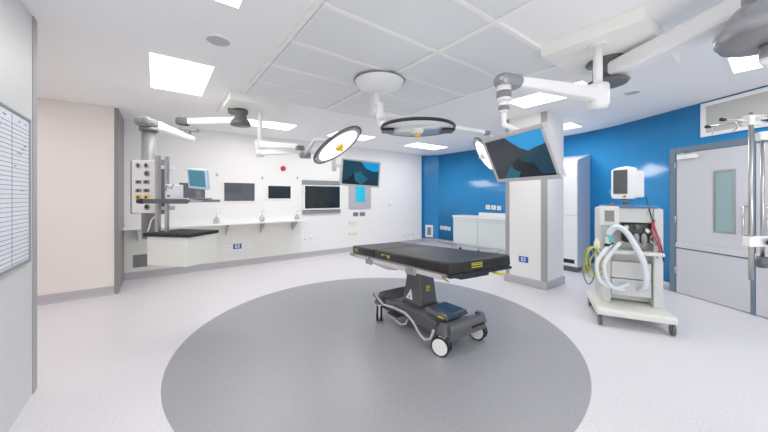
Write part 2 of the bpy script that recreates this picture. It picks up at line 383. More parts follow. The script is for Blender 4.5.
# ------------------------------------------------------------------ back wall things
y0w = -.001
def wbox(mb, fr, px0, px1, py0, py1, d0, d1, m=0):     # box on wall: depth d0..d1 toward room
    x0, za = fr.hit(px0, (py0 + py1) / 2, -d1); x1, _ = fr.hit(px1, (py0 + py1) / 2, -d1)
    xm = (px0 + px1) / 2; zt = fr.hit(xm, py0, -d1)[1]; zb = fr.hit(xm, py1, -d1)[1]
    mb.box(x0, x1, -d1, -d0, zb, zt, m); return (x0, x1, zb, zt)
def wall_display(px0, px1, py0, py1, lb, screen, name='wall_display'):
    x0, _ = WB.hit(px0, 195); x1, _ = WB.hit(px1, 195); xm = (px0 + px1) / 2; zt = WB.hit(xm, py0)[1]; zb = WB.hit(xm, py1)[1]
    t = Thing(name, lb, 'screen', WB, ((x0 + x1) / 2, 0, zb), 'dark flush screens above the worktop')
    f = .02
    t.part('bezel', MB().box(x0 - f, x0, -.02, -.001, zb - f, zt + f).box(x1, x1 + f, -.02, -.001, zb - f, zt + f).box(x0, x1, -.02, -.001, zb - f, zb).box(x0, x1, -.02, -.001, zt, zt + f), 'white', bev=.003)
    t.part('screen', MB().box(x0, x1, -.012, -.001, zb, zt), screen)
wall_display(179, 205, 183, 198, 'dark flush wall screen behind the tilted tablet', 'screen_grey')
wall_display(224, 254.5, 183, 201, 'grey flush wall screen second along from the supply unit', 'screen_grey')
wall_display(268, 290.5, 186, 198.5, 'small dark flush wall screen under the red beacon', 'screen')
# big wall display with grey bars
x0, _ = WB.hit(302.5, 195); x1, _ = WB.hit(340.5, 195)
zt = WB.hit(321, 185.5)[1]; zb = WB.hit(321, 209.5)[1]
t = Thing('wall_television', 'large black wall screen with white surround and grey bars', 'screen', WB, ((x0 + x1) / 2, 0, zb))
t.part('casing', MB().box(x0, x1, -.07, -.001, zb, zt), 'white', bev=.008)
t.part('screen', MB().box(x0 + .035, x1 - .06, -.076, -.068, zb + .035, zt - .02), 'screen')
t.part('bar', MB().box(x0 - .01, x1 - .04, -.045, -.001, zt + .01, zt + .125), 'alu', label='grey bar above the screen', bev=.004)
t.part('bar', MB().box(x0 - .01, x1 - .02, -.045, -.001, zb - .10, zb - .01), 'alu', label='grey bar below the screen', bev=.004)
# cyan lit viewer
x0, _ = WB.hit(348.5, 195); x1, _ = WB.hit(370.5, 195); zt = WB.hit(360, 181)[1]; zb = WB.hit(360, 208.5)[1]
t = Thing('light_viewer', 'grey wall panel with an upright cyan lit screen', 'viewer', WB, ((x0 + x1) / 2, 0, zb))
t.part('back_plate', MB().box(x0, x1, -.03, -.001, zb, zt), 'skirt', bev=.004)
xa, _ = WB.hit(355, 195); xb, _ = WB.hit(364.5, 195); za = WB.hit(360, 202)[1]; zt2 = WB.hit(360, 186)[1]
t.part('screen', MB().box(xa, xb, -.036, -.028, za, zt2), 'lightcyan')
# worktop
zT = .97
t = Thing('worktop', 'long narrow white worktop shelf along the back wall under the screens', 'worktop', WB, (1.5, 0, zT - .06))
xe = WB.hit(304, 220, -.2)[0]
t.part('slab', MB().box(-.47, xe, -.44, -.001, zT - .035, zT), 'white', bev=.005)
t.part('upstand', MB().box(-.47, xe, -.014, -.001, zT, zT + .07), 'white')
for px in (137.6, 226, 261, 292.5):
    x = WB.hit(px, 228, -.05)[0]
    t.part('bracket', MB().prism([(-.38, zT - .035), (-.38, zT - .055), (-.03, zT - .28), (-.001, zT - .28), (-.001, zT - .035)], 'x', x - .007, x + .007), 'skirt')
struct('trim_5', MB().box(-.475, xe, -.006, 0, .12, zT - .04), 'offwhite', WB)
# red beacon
bx, bz = WB.hit(283, 168.5)
t = Thing('alarm_beacon', 'round red alarm beacon on the back wall', 'beacon', WB, (bx, 0, bz))
t.part('wall_mount', MB().lathe((bx, -.001, bz), [(.06, 0), (.06, .02), (.05, .025)], 24, axis=(0, -1, 0)), 'red')
t.part('dome', MB().lathe((bx, -.02, bz), [(.05, 0), (.047, .03), (.03, .05), (.0, .058)], 24, axis=(0, -1, 0)), 'red')
# small wall sensors
for px, py, lb in ((217, 175, 'small white wall hook above and right of the tilted tablet'), (262, 178, 'small white wall hook between the second and third flush screens'), (297, 178, 'small white wall hook beside the large black wall screen')):
    x, z = WB.hit(px, py)
    t = Thing('wall_hook', lb, 'hook', WB, (x, 0, z), 'small hooks above the worktop')
    t.part('plate', MB().box(x - .03, x + .03, -.012, -.001, z - .05, z + .05), 'white', bev=.003)
    t.part('hook', MB().tube([(x, -.012, z + .02), (x, -.04, z + .02), (x, -.045, z), (x, -.02, z - .02)], .009, 8), 'dgrey')
# taps / glass jars on worktop
for px, lb in ((216.5, 'clear jar with chrome gooseneck on the worktop next to the supply unit'), (262, 'clear jar with chrome gooseneck at the middle of the worktop'), (297, 'clear jar with chrome gooseneck at the right end of the worktop')):
    x, z = WB.hit(px, 222, -.25)
    t = Thing('worktop_jar', lb, 'jar', WB, (x, -.25, zT), 'clear jars standing on the worktop')
    t.part('base', MB().lathe((x, -.25, zT), [(0, .001), (.05, .001), (.05, .015), (.02, .02), (0, .02)], 20), 'steel')
    t.part('jar', MB().lathe((x, -.25, zT), [(.0, .02), (.055, .02), (.06, .05), (.05, .09), (.02, .12), (.0, .12)], 20), 'jar')
    t.part('gooseneck', MB().tube([(x, -.25, zT + .12), (x, -.25, zT + .2), (x + .01, -.25, zT + .225), (x + .04, -.25, zT + .23), (x + .06, -.25, zT + .2)], .008, 8), 'chrome')
# sockets
def socket(px0, px1, py0, py1, lb, m='white', slots=2, fr=WB, group=None, name='wall_socket'):
    x0 = fr.hit(px0, 230)[0]; x1 = fr.hit(px1, 230)[0]; pm = (px0 + px1) / 2; zt = fr.hit(pm, py0)[1]; zb = fr.hit(pm, py1)[1]
    t = Thing(name, lb, 'socket', fr, ((x0 + x1) / 2, 0, zb), group)
    t.part('face_plate', MB().box(x0, x1, -.012, -.001, zb, zt), m, bev=.003)
    w = (x1 - x0) / slots; h = zt - zb
    for k in range(slots):
        c = x0 + w * (k + .5)
        t.part('insert', MB().box(c - w * .15, c + w * .15, -.0135, -.011, zb + h * .3, zb + h * .7), 'skirt' if m != 'mgrey' else 'dgrey')
    return t
socket(224, 228.5, 245.5, 249.5, 'white wall socket left of the blue pair plate low on the back wall')
socket(229.3, 232.3, 245.3, 249.2, 'narrow white socket touching the blue wall plate', slots=1)
x0 = WB.hit(233, 246)[0]; x1 = WB.hit(241.5, 246)[0]; zt = WB.hit(237, 243.8)[1]; zb = WB.hit(237, 248.8)[1]
t = Thing('wall_sign', 'small blue plate with white lettering low on the back wall', 'sign', WB, ((x0 + x1) / 2, 0, zb))
t.part('plate', MB().box(x0, x1, -.012, -.001, zb, zt), 'signblue', bev=.002)
t.part('lettering', text_mb('E3', (zt - zb) * .9, (x0 + x1) / 2, -.0135, (zb + zt) / 2), 'print')
socket(243, 246.5, 243.6, 247.5, 'white wall socket right of the blue plate low on the back wall', slots=1)
socket(247.5, 252.5, 243, 247, 'last white socket of the row right of the blue plate')
socket(303, 307, 237.5, 241, 'white socket under the worktop end, first of two', slots=1)
socket(308.5, 312, 236.8, 240.2, 'white socket under the worktop end, second of two', slots=1)
socket(353, 358, 212.3, 216.3, 'grey double socket under the cyan viewer, first of two', 'mgrey', 2)
socket(359.6, 365, 212, 216, 'grey double socket under the cyan viewer, second of two', 'mgrey', 2)
socket(348.5, 357, 221, 224.5, 'cream socket strip below the grey sockets', 'creamsock', 3)
socket(348.5, 357, 232, 235.5, 'lower cream socket strip above the skirting', 'creamsock', 3)
socket(403, 406.5, 234, 237, 'white socket low on the wall end, first of the rising row', slots=1)
socket(407.5, 410.5, 232.8, 236.6, 'white socket low on the wall end, middle of the rising row', slots=1)
socket(411.5, 414.5, 232, 236, 'white socket low on the wall end, last of the rising row', slots=1)
socket(388, 391, 202.5, 207.5, 'small light switch alone on the white wall', slots=1, name='light_switch')
# vent grille behind the supply unit, low on back wall
x0 = WB.hit(133, 255)[0]; x1 = WB.hit(147.5, 255)[0]; zt = WB.hit(140, 254.5)[1]; zb = WB.hit(140, 267)[1]
t = Thing('wall_vent', 'dark slatted vent grille low on the wall behind the supply unit', 'vent', WB, ((x0 + x1) / 2, 0, zb))
t.part('frame', MB().box(x0, x1, -.01, -.001, zb, zt), 'dark_trim')
s = MB()
for k in range(6):
    c = x0 + (x1 - x0) * (k + .6) / 6.2; s.box(c - .008, c + .008, -.022, -.01, zb + .01, zt - .01)
t.part('slat', s, 'mgrey')
# alcove: vent on the chamfer, sockets on blue wall
CH = Frame(7.1, 7.3, math.atan2(-.46, .3))
x0 = CH.hit(425.5, 230)[0]; x1 = CH.hit(433, 230)[0]; zt = CH.hit(429, 225)[1]; zb = CH.hit(429, 237)[1]
t = Thing('wall_vent', 'white framed grey vent low in the blue alcove corner', 'vent', CH, ((x0 + x1) / 2, 0, zb))
t.part('frame', MB().box(x0, x1, -.012, -.001, zb, zt), 'white', bev=.003)
t.part('grille', MB().box(x0 + .06, x1 - .06, -.016, -.011, zb + .07, zt - .07), 'mgrey')
BR = Frame(7.4, 6.84, math.radians(-90))
socket(440.5, 443.5, 225.8, 229.5, 'white socket on the blue alcove wall, first left of the counter', slots=1, fr=BR)
socket(444.2, 447.6, 226.2, 230, 'white socket on the blue alcove wall, middle left of the counter', slots=1, fr=BR)
socket(448.2, 450.6, 227, 230.5, 'white socket on the blue alcove wall touching the counter edge', slots=1, fr=BR)
socket(486, 490.3, 205, 209.3, 'white socket on the blue wall above the counter, first of three', slots=1, fr=BR)
socket(491.5, 496, 205.4, 209.7, 'white socket on the blue wall above the counter, middle of three', slots=1, fr=BR)
socket(497.3, 501, 206, 210.2, 'white socket on the blue wall above the counter, beside the pillar', slots=1, fr=BR)
# sign on pillar
x0 = CO.hit(519, 259)[0]; x1 = CO.hit(528.3, 259)[0]; zt = CO.hit(523.5, 256.4)[1]; zb = CO.hit(523.5, 262.3)[1]
t = Thing('wall_sign', 'small blue sign reading E3 low on the white pillar', 'sign', CO, ((x0 + x1) / 2, 0, zb))
t.part('plate', MB().box(x0, x1, -.006, -.001, zb, zt), 'signblue', bev=.001)
t.part('lettering', text_mb('E3', (zt - zb) * .85, (x0 + x1) / 2, -.0075, (zb + zt) / 2), 'print')
# left wall board
t = Thing('notice_board', 'grey framed white schedule board ruled in rows on the left wall', 'board', WL, (2.7, 0, 1.04))
x0, x1, z0, z1 = 2.1, 3.305, 1.05, 2.045
t.part('panel', MB().box(x0, x1, -.014, -.001, z0, z1), 'paper')
t.part('frame', MB().box(x0 - .02, x0, -.022, -.001, z0 - .02, z1 + .02).box(x1, x1 + .02, -.022, -.001, z0 - .02, z1 + .02).box(x0, x1, -.022, -.001, z0 - .02, z0).box(x0, x1, -.022, -.001, z1, z1 + .02), 'alu', bev=.004)
s = MB(); z = z1 - .07
while z > z0 + .01: s.box(x0 + .005, x1 - .005, -.0155, -.013, z - .0015, z + .0015); z -= .0285
for x in (x1 - .32, x1 - .72, x1 - .95): s.box(x - .0015, x + .0015, -.0155, -.013, z0 + .005, z1 - .01)
t.part('ruled_grid', s, 'ink')
s = MB()
for k, (lx, lz) in enumerate(((x1 - .05, z1 - .035), (x1 - .17, z1 - .035), (x1 - .42, z1 - .035), (x1 - .07, z1 - .19), (x1 - .1, z1 - .215), (x1 - .2, z1 - .25), (x1 - .15, z1 - .25), (x1 - .25, z1 - .34), (x1 - .12, z1 - .50), (x1 - .5, z1 - .11), (x1 - .56, z1 - .17))):
    x = lx
    for j in range(4):
        wd = .004 + .006 * random.random(); s.box(x - wd, x, -.0165, -.0135, lz - .004, lz + .004 * random.random()); x -= wd + .003
t.part('pen_mark', s, 'ink')

# ------------------------------------------------------------------ alcove counter
CN = Frame(6.88, 5.78, math.radians(-90))      # local x toward camera-right, local y toward blue wall
t = Thing('base_cabinet', 'pale grey-green fitted counter unit with white top against the blue wall', 'cabinet', CN, (1.2, .25, 0))
t.part('carcass', MB().box(0, 2.5, .012, .515, .17, .93), 'counter')
for k in range(3): t.part('door', MB().box(.008 + k * .83, .822 + k * .83, -.008, .012, .18, .83), 'counter', bev=.003)
t.part('fascia', MB().box(0, 2.5, -.006, .012, .84, .93), 'counter', bev=.003)
t.part('top_slab', MB().box(-.02, 2.52, -.02, .518, .93, .97), 'white', bev=.004)
t.part('upstand', MB().box(.55, 2.52, .44, .518, .97, 1.06), 'white', bev=.006)
t.part('plinth', MB().box(.05, 2.45, .10, .5, 0, .17), 'counter')
rl = MB().tube([(0.02, -.06, .05), (.02, -.07, .15), (2.3, -.07, .15), (2.3, -.06, .05)], .008, 8)
t.part('kick_rail', rl, 'chrome')
for x in (.3, .9, 1.45):
    c = t.part('caster', MB().tube([(x - .012, -.06, .045), (x + .012, -.06, .045)], .045, 16), 'black')
    t.part('fork', MB().box(x - .02, x + .02, -.075, -.045, .085, .15), 'steel', c)
# tall cabinet with sloped top
TC = Frame(6.63, 3.10, math.radians(-90))
t = Thing('tall_cabinet', 'tall pale grey cabinet with sloping top beside the blue wall', 'cabinet', TC, (.33, .33, 0))
pr = [(.012, .10), (.655, .10), (.655, 2.40), (.012, 2.24)]
t.part('carcass', MB().prism(pr, 'x', 0, .655), 'cab', bev=.004)
t.part('plinth', MB().box(.02, .63, .03, .64, 0, .10), 'dgrey')
dr = t.part('door', MB().box(.006, .645, -.008, .012, 1.14, 2.22), 'white', bev=.004, label='upper white door')
t.part('handle', MB().box(.05, .07, -.03, -.008, 1.25, 1.38), 'steel', dr)
dr = t.part('door', MB().box(.006, .645, -.008, .012, .12, 1.13), 'white', bev=.004, label='lower white door')
t.part('handle', MB().box(.05, .07, -.03, -.008, .9, 1.03), 'steel', dr)
t.part('vent_slot', MB().box(.33, .60, -.012, -.006, .17, .25), 'black')

# ------------------------------------------------------------------ operating table
bc = cam(.478, 3.425)
TB = Frame(bc.x, bc.y, math.radians(-91))
t = Thing('operating_table', 'mobile operating table with black mattress on a grey wheeled pedestal', 'operating table', TB, (0, 0, 0))
HX, HY = .53, .275
# base cover: central hull with side profile, waisted, plus raised ends
hull = MB()
prof = [(-.60, .16), (-.60, .27), (-.555, .335), (-.50, .30), (-.40, .255), (-.15, .275), (.12, .275), (.38, .235), (.50, .275), (.58, .295), (.615, .25), (.60, .15), (.45, .12), (.2, .105), (-.2, .105), (-.45, .12)]
def yw(x): return .135 + .14 * min(1, max(0, (abs(x) - .22) / .3)) ** 1.6
n_ = len(prof)
for sgn in (-1, 1):
    pass
vs = [(x, -yw(x) - (.0 if z < .2 else -.02), z) for x, z in prof] + [(x, yw(x) - (0 if z < .2 else .02), z) for x, z in prof]
# split top into strips by triangulated side loops
hull.add(vs, [list(range(n_))[::-1], list(range(n_, 2 * n_))] + [(i, (i + 1) % n_, n_ + (i + 1) % n_, n_ + i) for i in range(n_)])
base = t.part('base_cover', hull, 'tgrey', bev=.014)
t.part('side_skirt', MB().prism([(-.36, .13), (-.36, .25), (-.18, .27), (.2, .275), (.36, .24), (.36, .12)], 'y', -.215, .215), 'tgrey', bev=.02)
tray = MB().frustum((.27, .03), (.17, .17), (.15, .15), .262, .315)
t.part('tray_cover', tray, 'covertrans', bev=.012, label='glossy dark clear tray cover')
t.part('label_mark', MB().box(.33, .40, -.16, -.11, .279, .286), 'yellow', base)
ctl = MB()
for k in range(5): ctl.box(.608, .622, .03 + k * .04, .055 + k * .04, .215, .235)
t.part('control_button', ctl, 'black', base)
# pedestal column: tapered two-piece
pc = MB().frustum((-.10, 0), (.155, .13), (.105, .10), .27, .70)
col = t.part('column', pc, 'tgrey', bev=.012)
t.part('column_seam', MB().frustum((-.10, 0), (.160, .135), (.153, .129), .268, .295), 'tdark', col)
t.part('lift_bellows', MB().box(-.19, -.01, -.085, .085, .70, .74).box(-.18, -.02, -.075, .075, .735, .775), 'black')
# warning triangle + yellow mark on the -y side (faces the camera)
tri = MB(); 
def on_side(x, z):   # point on -y face of the tapered pedestal
    k = (z - .27) / .43; return (x, -(.13 - .03 * k) - .003, z)
tri.add([on_side(-.20, .33), on_side(-.085, .33), on_side(-.12, .45)], [(0, 1, 2)])
t.part('warning_triangle', tri, 'print', col)
tr2 = MB().add([on_side(-.155, .345), on_side(-.125, .345), on_side(-.133, .385)], [(0, 1, 2)])
for i in range(len(tr2.v)): tr2.v[i].y -= .002
t.part('triangle_symbol', tr2, 'tdark', col)
ym = MB()
def on_end(y, z): k = (z - .27) / .43; return (-.10 + .155 - .05 * k + .003, y, z)
ym.add([on_end(-.03, .44), on_end(.03, .44), on_end(.03, .455), on_end(-.005, .455), on_end(-.005, .47), on_end(.03, .47), on_end(.03, .50), on_end(-.03, .50)], [(0, 1, 2, 3, 4, 5, 6, 7)])
t.part('yellow_mark', ym, 'yellowmark', col)
# casters
def caster(x, y, yaw):
    c = MB(); R = Matrix.Rotation(yaw, 3, 'Z')
    def tr(p): q = R @ Vector(p); return Vector((x + q.x, y + q.y, p[2]))
    r = .092
    for sy in (-.024, .024):
        c.tube([tr((-.03, sy - .013, r)), tr((-.03, sy + .013, r))], r, 28, 0)
    wh = t.part('caster', c, 'rubber')
    d = MB()
    for sy in (-.039, .039):
        d.tube([tr((-.03, sy - .003, r)), tr((-.03, sy + .003, r))], r * .82, 28)
    t.part('wheel_disc', d, 'white', wh, label='white wheel disc')
    f = MB().tube([tr((-.03, -.012, r)), tr((-.03, .012, r))], r * .9, 24)
    f.obox(tr((-.03, 0, .15)), tr((0.0, 0, .21)), .05, .06)
    t.part('fork', f, 'white', wh)
caster(HX, -HY, math.radians(20)); caster(HX, HY, math.radians(12)); caster(-HX, -HY, math.radians(144)); caster(-HX, HY, math.radians(-10))
# caster housings
for x, y in ((HX, -HY), (HX, HY), (-HX, -HY), (-HX, HY)):
    sx = 1 if x > 0 else -1
    h = MB().frustum((x, y), (.055, .05), (.035, .032), .195, .30, off=(-.01 * sx, -.01 if y > 0 else .01))
    t.part('wheel_housing', h, 'tgrey', bev=.012)
# silver pedal rail along the camera side
rp = [(-.60, -.18, .30), (-.60, -.27, .24), (-.58, -.33, .30), (-.54, -.335, .345), (-.48, -.335, .285), (-.38, -.325, .235), (-.2, -.315, .25), (.0, -.31, .25), (.12, -.315, .21), (.26, -.33, .115), (.34, -.34, .10), (.42, -.345, .14), (.455, -.34, .235)]
t.part('pedal_rail', MB().tube(rp, .013, 10), 'skirt')
t.part('pedal_rail', MB().tube([(-.30, -.27, .15), (-.28, -.31, .13), (-.05, -.32, .11), (.0, -.30, .13), (-.02, -.25, .17)], .009, 8), 'skirt')
t.part('foot_pedal', MB().box(-.30, -.12, -.33, -.23, .16, .175), 'black', bev=.006)
# table top (slightly tilted: foot end higher), own matrix applied to points
ang = math.radians(-4); TOPM = Matrix.Translation(Vector((-.18, .013, .80))) @ Matrix.Rotation(math.radians(-7), 4, 'Z') @ Matrix.Rotation(ang, 4, 'Y')
def topmb(mb): mb.v = [TOPM @ v for v in mb.v]; return mb
TL, TW, TT = 2.04, .76, .10
x0, x1 = -TL / 2, TL / 2
t.part('under_frame', topmb(MB().box(-.85, .35, -.27, .27, -.075, -.045).box(-.30, .30, -.13, .13, -.10, -.04)), 'alu', bev=.006)
t.part('top_plate', topmb(MB().box(x0 + .02, x1 - .01, -TW / 2 + .015, TW / 2 - .015, -.045, -.022)), 'steel', bev=.004)
# side rails (steel) both sides
for sy in (-1, 1):
    y = sy * (TW / 2 + .006)
    t.part('side_rail', topmb(MB().box(x0 + .03, -.52, y - .006, y + .006, -.075, -.030).box(-.44, .42, y - .006, y + .006, -.085, -.036).box(.50, .93, y - .006, y + .006, -.075, -.030)), 'chrome', bev=.002)
    t.part('rail_joint', topmb(MB().box(-.56, -.40, y - .02, y + .004, -.115, -.05)), 'alu', bev=.006)
    t.part('rail_joint', topmb(MB().box(.38, .54, y - .02, y + .004, -.10, -.04)), 'alu', bev=.006)
t.part('back_section_frame', topmb(MB().prism([(-.95, -.05), (-.40, -.05), (.10, -.05), (.10, -.115), (-.10, -.135), (-.45, -.11)], 'y', -TW / 2 + .03, -TW / 2 + .06)), 'steel')
for sy in (-1, 1):
    t.part('frame_side', topmb(MB().prism([(-1.0, -.05), (-1.0, -.022), (.98, -.022), (.98, -.055), (.30, -.085), (-.55, -.085)], 'y', sy * (TW / 2 - .006) - .004, sy * (TW / 2 - .006) + .004)), 'alu')
t.part('end_bar', topmb(MB().box(x1 - .03, x1 + .012, -TW / 2, TW / 2, -.052, -.028)), 'black', bev=.004)
lv = MB().box(.55, .92, -.16, .20, -.11, -.045)
t.part('leg_actuator', topmb(lv), 'black', bev=.015)
t.part('release_lever', topmb(MB().tube([(.72, -.27, -.06), (.80, -.30, -.075), (.90, -.29, -.11)], .008, 8)), 'yellowmark')
t.part('release_lever', topmb(MB().tube([(.93, .16, -.05), (1.0, .18, -.07), (1.09, .20, -.075)], .012, 8)), 'yellowmark')
t.part('head_bracket', topmb(MB().box(x0 - .04, x0 + .06, -TW / 2 - .03, -TW / 2 + .03, -.06, -.02)), 'alu', bev=.006)
def pad(xa, xb, za=0.0):
    m = MB()
    # rounded pad by stacking a superelliptic profile
    sec = [(.0, 0.0), (-.004, .012), (-.004, TT - .018), (.002, TT - .005), (.012, TT)]
    rings = []; vs = []; N = 10
    for (ins, z) in sec:
        cx0, cx1, hy = xa - 0 + ins, xb - ins, TW / 2 - ins
        r = .025
        pts = []
        for (cx, cy, a0) in ((cx1 - r, hy - r, 0), (cx0 + r, hy - r, 90), (cx0 + r, -hy + r, 180), (cx1 - r, -hy + r, 270)):
            for k in range(5):
                a = math.radians(a0 + 22.5 * k); pts.append((cx + r * math.cos(a), cy + r * math.sin(a), z + za - .022))
        rings.append(len(pts)); vs += pts
    n = rings[0]; fs = []
    for i in range(len(sec) - 1):
        for k in range(n): fs.append((i * n + k, i * n + (k + 1) % n, (i + 1) * n + (k + 1) % n, (i + 1) * n + k))
    fs.append(list(range(n))[::-1])
    m.add(vs, fs, 0, True); m.add(vs[(len(sec) - 1) * n:], [list(range(n))], 0, False)
    return topmb(m)
t.part('mattress', pad(x0, -.33), 'mattress', label='black mattress section at the far end')
t.part('mattress', pad(-.333, x1), 'mattress', label='black mattress section at the near end')
# yellow printed marks on mattress edge
ys_ = -TW / 2 - .005
def marks(lst, y):
    m = MB()
    for (a, b, c, d) in lst: m.box(a, b, y - .002, y + .002, c - .02, d - .02)
    return topmb(m)
t.part('yellow_print', marks([(-.93, -.83, .030, .038), (-.93, -.85, .048, .056), (-.9, -.84, .062, .067)], ys_), 'yellowmark')
t.part('yellow_print', marks([(-.16, -.12, .045, .06), (-.115, -.10, .052, .066), (-.09, -.04, .055, .06), (-.02, .035, .030, .062)], ys_), 'yellowmark')
em = MB()
for (c, d) in ((.03, .038), (.050, .058), (.066, .072)):
    em.box(x1 + .0035, x1 + .007, -.13, .0, c - .02, d - .02)
t.part('yellow_print', topmb(em), 'yellowmark')
# ------------------------------------------------------------------ supply pendant on the left
SU = Frame(cam(-1.963, 3.0).x, cam(-1.963, 3.0).y, math.radians(-48.8))
pend = Thing('supply_pendant', 'ceiling supply pendant with gas outlet panel, shelves and rails on the left', 'medical pendant', W0, (1.0, 4.8, H - .1))
mt = Vector((.98, 4.8, 0)); el = cam(-2.80, 4.3); cl_ = cam(-2.733, 3.5)
pend.part('ceiling_mount', MB().lathe((mt.x, mt.y, 0), [(0, 2.78), (.10, 2.78), (.10, 2.72), (.075, 2.70), (.085, 2.66), (.13, 2.60), (.14, 2.55), (.10, 2.54), (0, 2.54)]), 'dgrey')
d_ = (el - mt).normalized(); e2 = el + d_ * .15
pend.part('mount_clamp', MB().obox((mt.x, mt.y, 2.75), (mt.x + d_.x * .16, mt.y + d_.y * .16, 2.75), .13, .07), 'dgrey', bev=.01)
pend.part('upper_arm', MB().obox((mt.x, mt.y, 2.62), (el.x, el.y, 2.575), .13, .10, 0, .11, .085), 'white', bev=.02)
pend.part('elbow_cap', MB().obox((el.x - d_.x * .02, el.y - d_.y * .02, 2.57), (e2.x, e2.y, 2.575), .13, .11), 'dgrey', bev=.035)
pend.part('elbow', MB().obox((el.x + d_.x * .1, el.y + d_.y * .1, 2.49), (el.x - d_.x * .13, el.y - d_.y * .13, 2.455), .09, .05).cyl((el.x, el.y), .04, 2.38, 2.50), 'mgrey')
d2 = (cl_ - el).normalized(); a2 = el - d2 * .12
pend.part('lower_arm', MB().obox((a2.x, a2.y, 2.34), (cl_.x - d2.x * .1, cl_.y - d2.y * .1, 2.355), .10, .085, 0, .13, .115), 'white', bev=.025)
pend.part('head_cap', MB().obox((cl_.x - d2.x * .06, cl_.y - d2.y * .06, 2.355), (cl_.x + d2.x * .14, cl_.y + d2.y * .14, 2.355), .17, .11), 'mgrey', bev=.04)
pend.part('head_collar', MB().cyl((cl_.x, cl_.y), .095, 2.265, 2.30), 'mgrey')
pend.part('column', MB().cyl((cl_.x, cl_.y), .070, 1.02, 2.30), 'mgrey')
def sub(name, mb, m, bev=0, parent=None, label=None):      # part given in the SU frame
    mb.v = [SU.w(v) for v in mb.v]; return pend.part(name, mb, m, parent, label, bev)
def hx(px, ly, py=200): return SU.hit(px, py, ly)[0]
def hz(py, px, ly): return SU.hit(px, py, ly)[1]
LY = .17
pz0, pz1 = hz(213, 146, LY), hz(160, 146, LY); pxa, pxb = hx(131.5, LY), hx(160, LY)
gp = sub('outlet_panel', MB().box(pxa, pxb, LY, LY + .10, pz0, pz1), 'white', .006)
sub('panel_edge', MB().box(pxa - .012, pxa, LY - .003, LY + .10, pz0 - .01, pz1).box(pxb, pxb + .012, LY - .003, LY + .10, pz0 - .01, pz1), 'mgrey', parent=gp)
for (px, py, c) in ((139, 165.5, 'k'), (147, 165.5, 'k'), (147.5, 173.5, 'b'), (139, 182, 's'), (147, 182, 's'), (139, 190.5, 's'), (147, 190.5, 's'), (139, 197.3, 'y'), (147, 197.3, 'y'), (147.5, 207, 'b')):
    x, z = SU.hit(px, py, LY)
    if c == 's' : ob = MB().box(x - .034, x + .034, LY - .012, LY, z - .018, z + .018)
    elif c == 'y': ob = MB().box(x - .036, x + .036, LY - .010, LY, z - .026, z + .026)
    else: ob = MB().lathe((x, LY, z), [(.032, 0), (.032, .012), (.022, .014), (.022, .006), (0, .006)], 20, axis=(0, -1, 0))
    q = sub('gas_outlet', ob, {'k': 'skirt', 'b': 'dark_trim', 's': 'mgrey', 'y': 'yellow'}[c], parent=gp)
    q2 = MB().lathe((x, LY - .011, z), [(.014, 0), (.014, .006), (0, .006)], 14, axis=(0, -1, 0)); q2.v = [SU.w(v) for v in q2.v]
    pend.part('outlet_core', q2, 'black', gp)
ly_p = .125
p1, p2 = hx(158, ly_p), hx(167, ly_p)
zb_ = hz(231, 150, ly_p)
sub('rail', MB().box(p1 - .02, p1 + .02, ly_p - .02, ly_p + .02, 1.13, hz(155.5, 158, ly_p)), 'steel', .003)
sub('rail', MB().box(p2 - .016, p2 + .016, ly_p - .016, ly_p + .016, 1.13, hz(156.5, 167, ly_p)), 'steel', .003)
for z in (1.80, 1.36): sub('rail_bracket', MB().box(pxb - .02, p2, ly_p + .015, LY + .05, z, z + .04), 'white')
# upper shelf
zs = 1.445
sa, sb = hx(142, 0, 200), hx(216.5, .30, 199)
us = sub('shelf', MB().prism([(sa, 0), (sb - .06, 0.02), (sb, .10), (sb, .36), (sa, .36)], 'z', zs, zs + .03), 'alu', .006, label='thin grey upper shelf')
sub('shelf_edge', MB().box(sa - .01, sb - .06, -.022, -.002, zs - .012, zs + .036), 'dgrey', .005, parent=us)
sub('end_knob', MB().tube([(sa - .03, -.012, zs + .012), (sa + .03, -.012, zs + .012)], .028, 14), 'black', parent=us)
# lower box with black edged slab
zs2 = 1.13
lb_ = sub('shelf', MB().prism([(-.52, -.02), (.015, -.02), (.03, .0), (.01, .42), (-.52, .42)], 'z', zs2 - .035, zs2), 'rubber', .008, label='black edged lower shelf')
sub('drawer_box', MB().box(-.487, -.005, .0, .40, .80, zs2 - .035), 'offwhite', .004)
sub('cable', MB().tube([(pxb - .03, LY + .02, 1.34), (pxb - .08, LY - .03, 1.25), (pxb - .10, LY - .04, 1.16), (pxb - .08, .10, 1.135)], .006, 8), 'white')
sub('shelf_post', MB().cyl((-.44, .05), .018, .80, .82), 'steel')
# devices on the shelf (things of their own)
x0 = hx(168.5, .10); x1 = hx(175.5, .10)
t = Thing('patient_module', 'small white box with a cable loop on the upper pendant shelf', 'medical device', SU, ((x0 + x1) / 2, .2, zs + .03))
t.part('housing', MB().box(x0, x1, .06, .20, zs + .031, zs + .185), 'white', bev=.008)
t.part('front_slot', MB().box(x0 + .03, x1 - .03, .055, .062, zs + .06, zs + .075), 'dgrey')
t.part('cable', MB().tube([(x0 + .02, .05, zs + .12), (x0 + .05, .03, zs + .17), (x0 + .09, .05, zs + .14), (x0 + .11, .055, zs + .19)], .005, 8), 'dgrey')
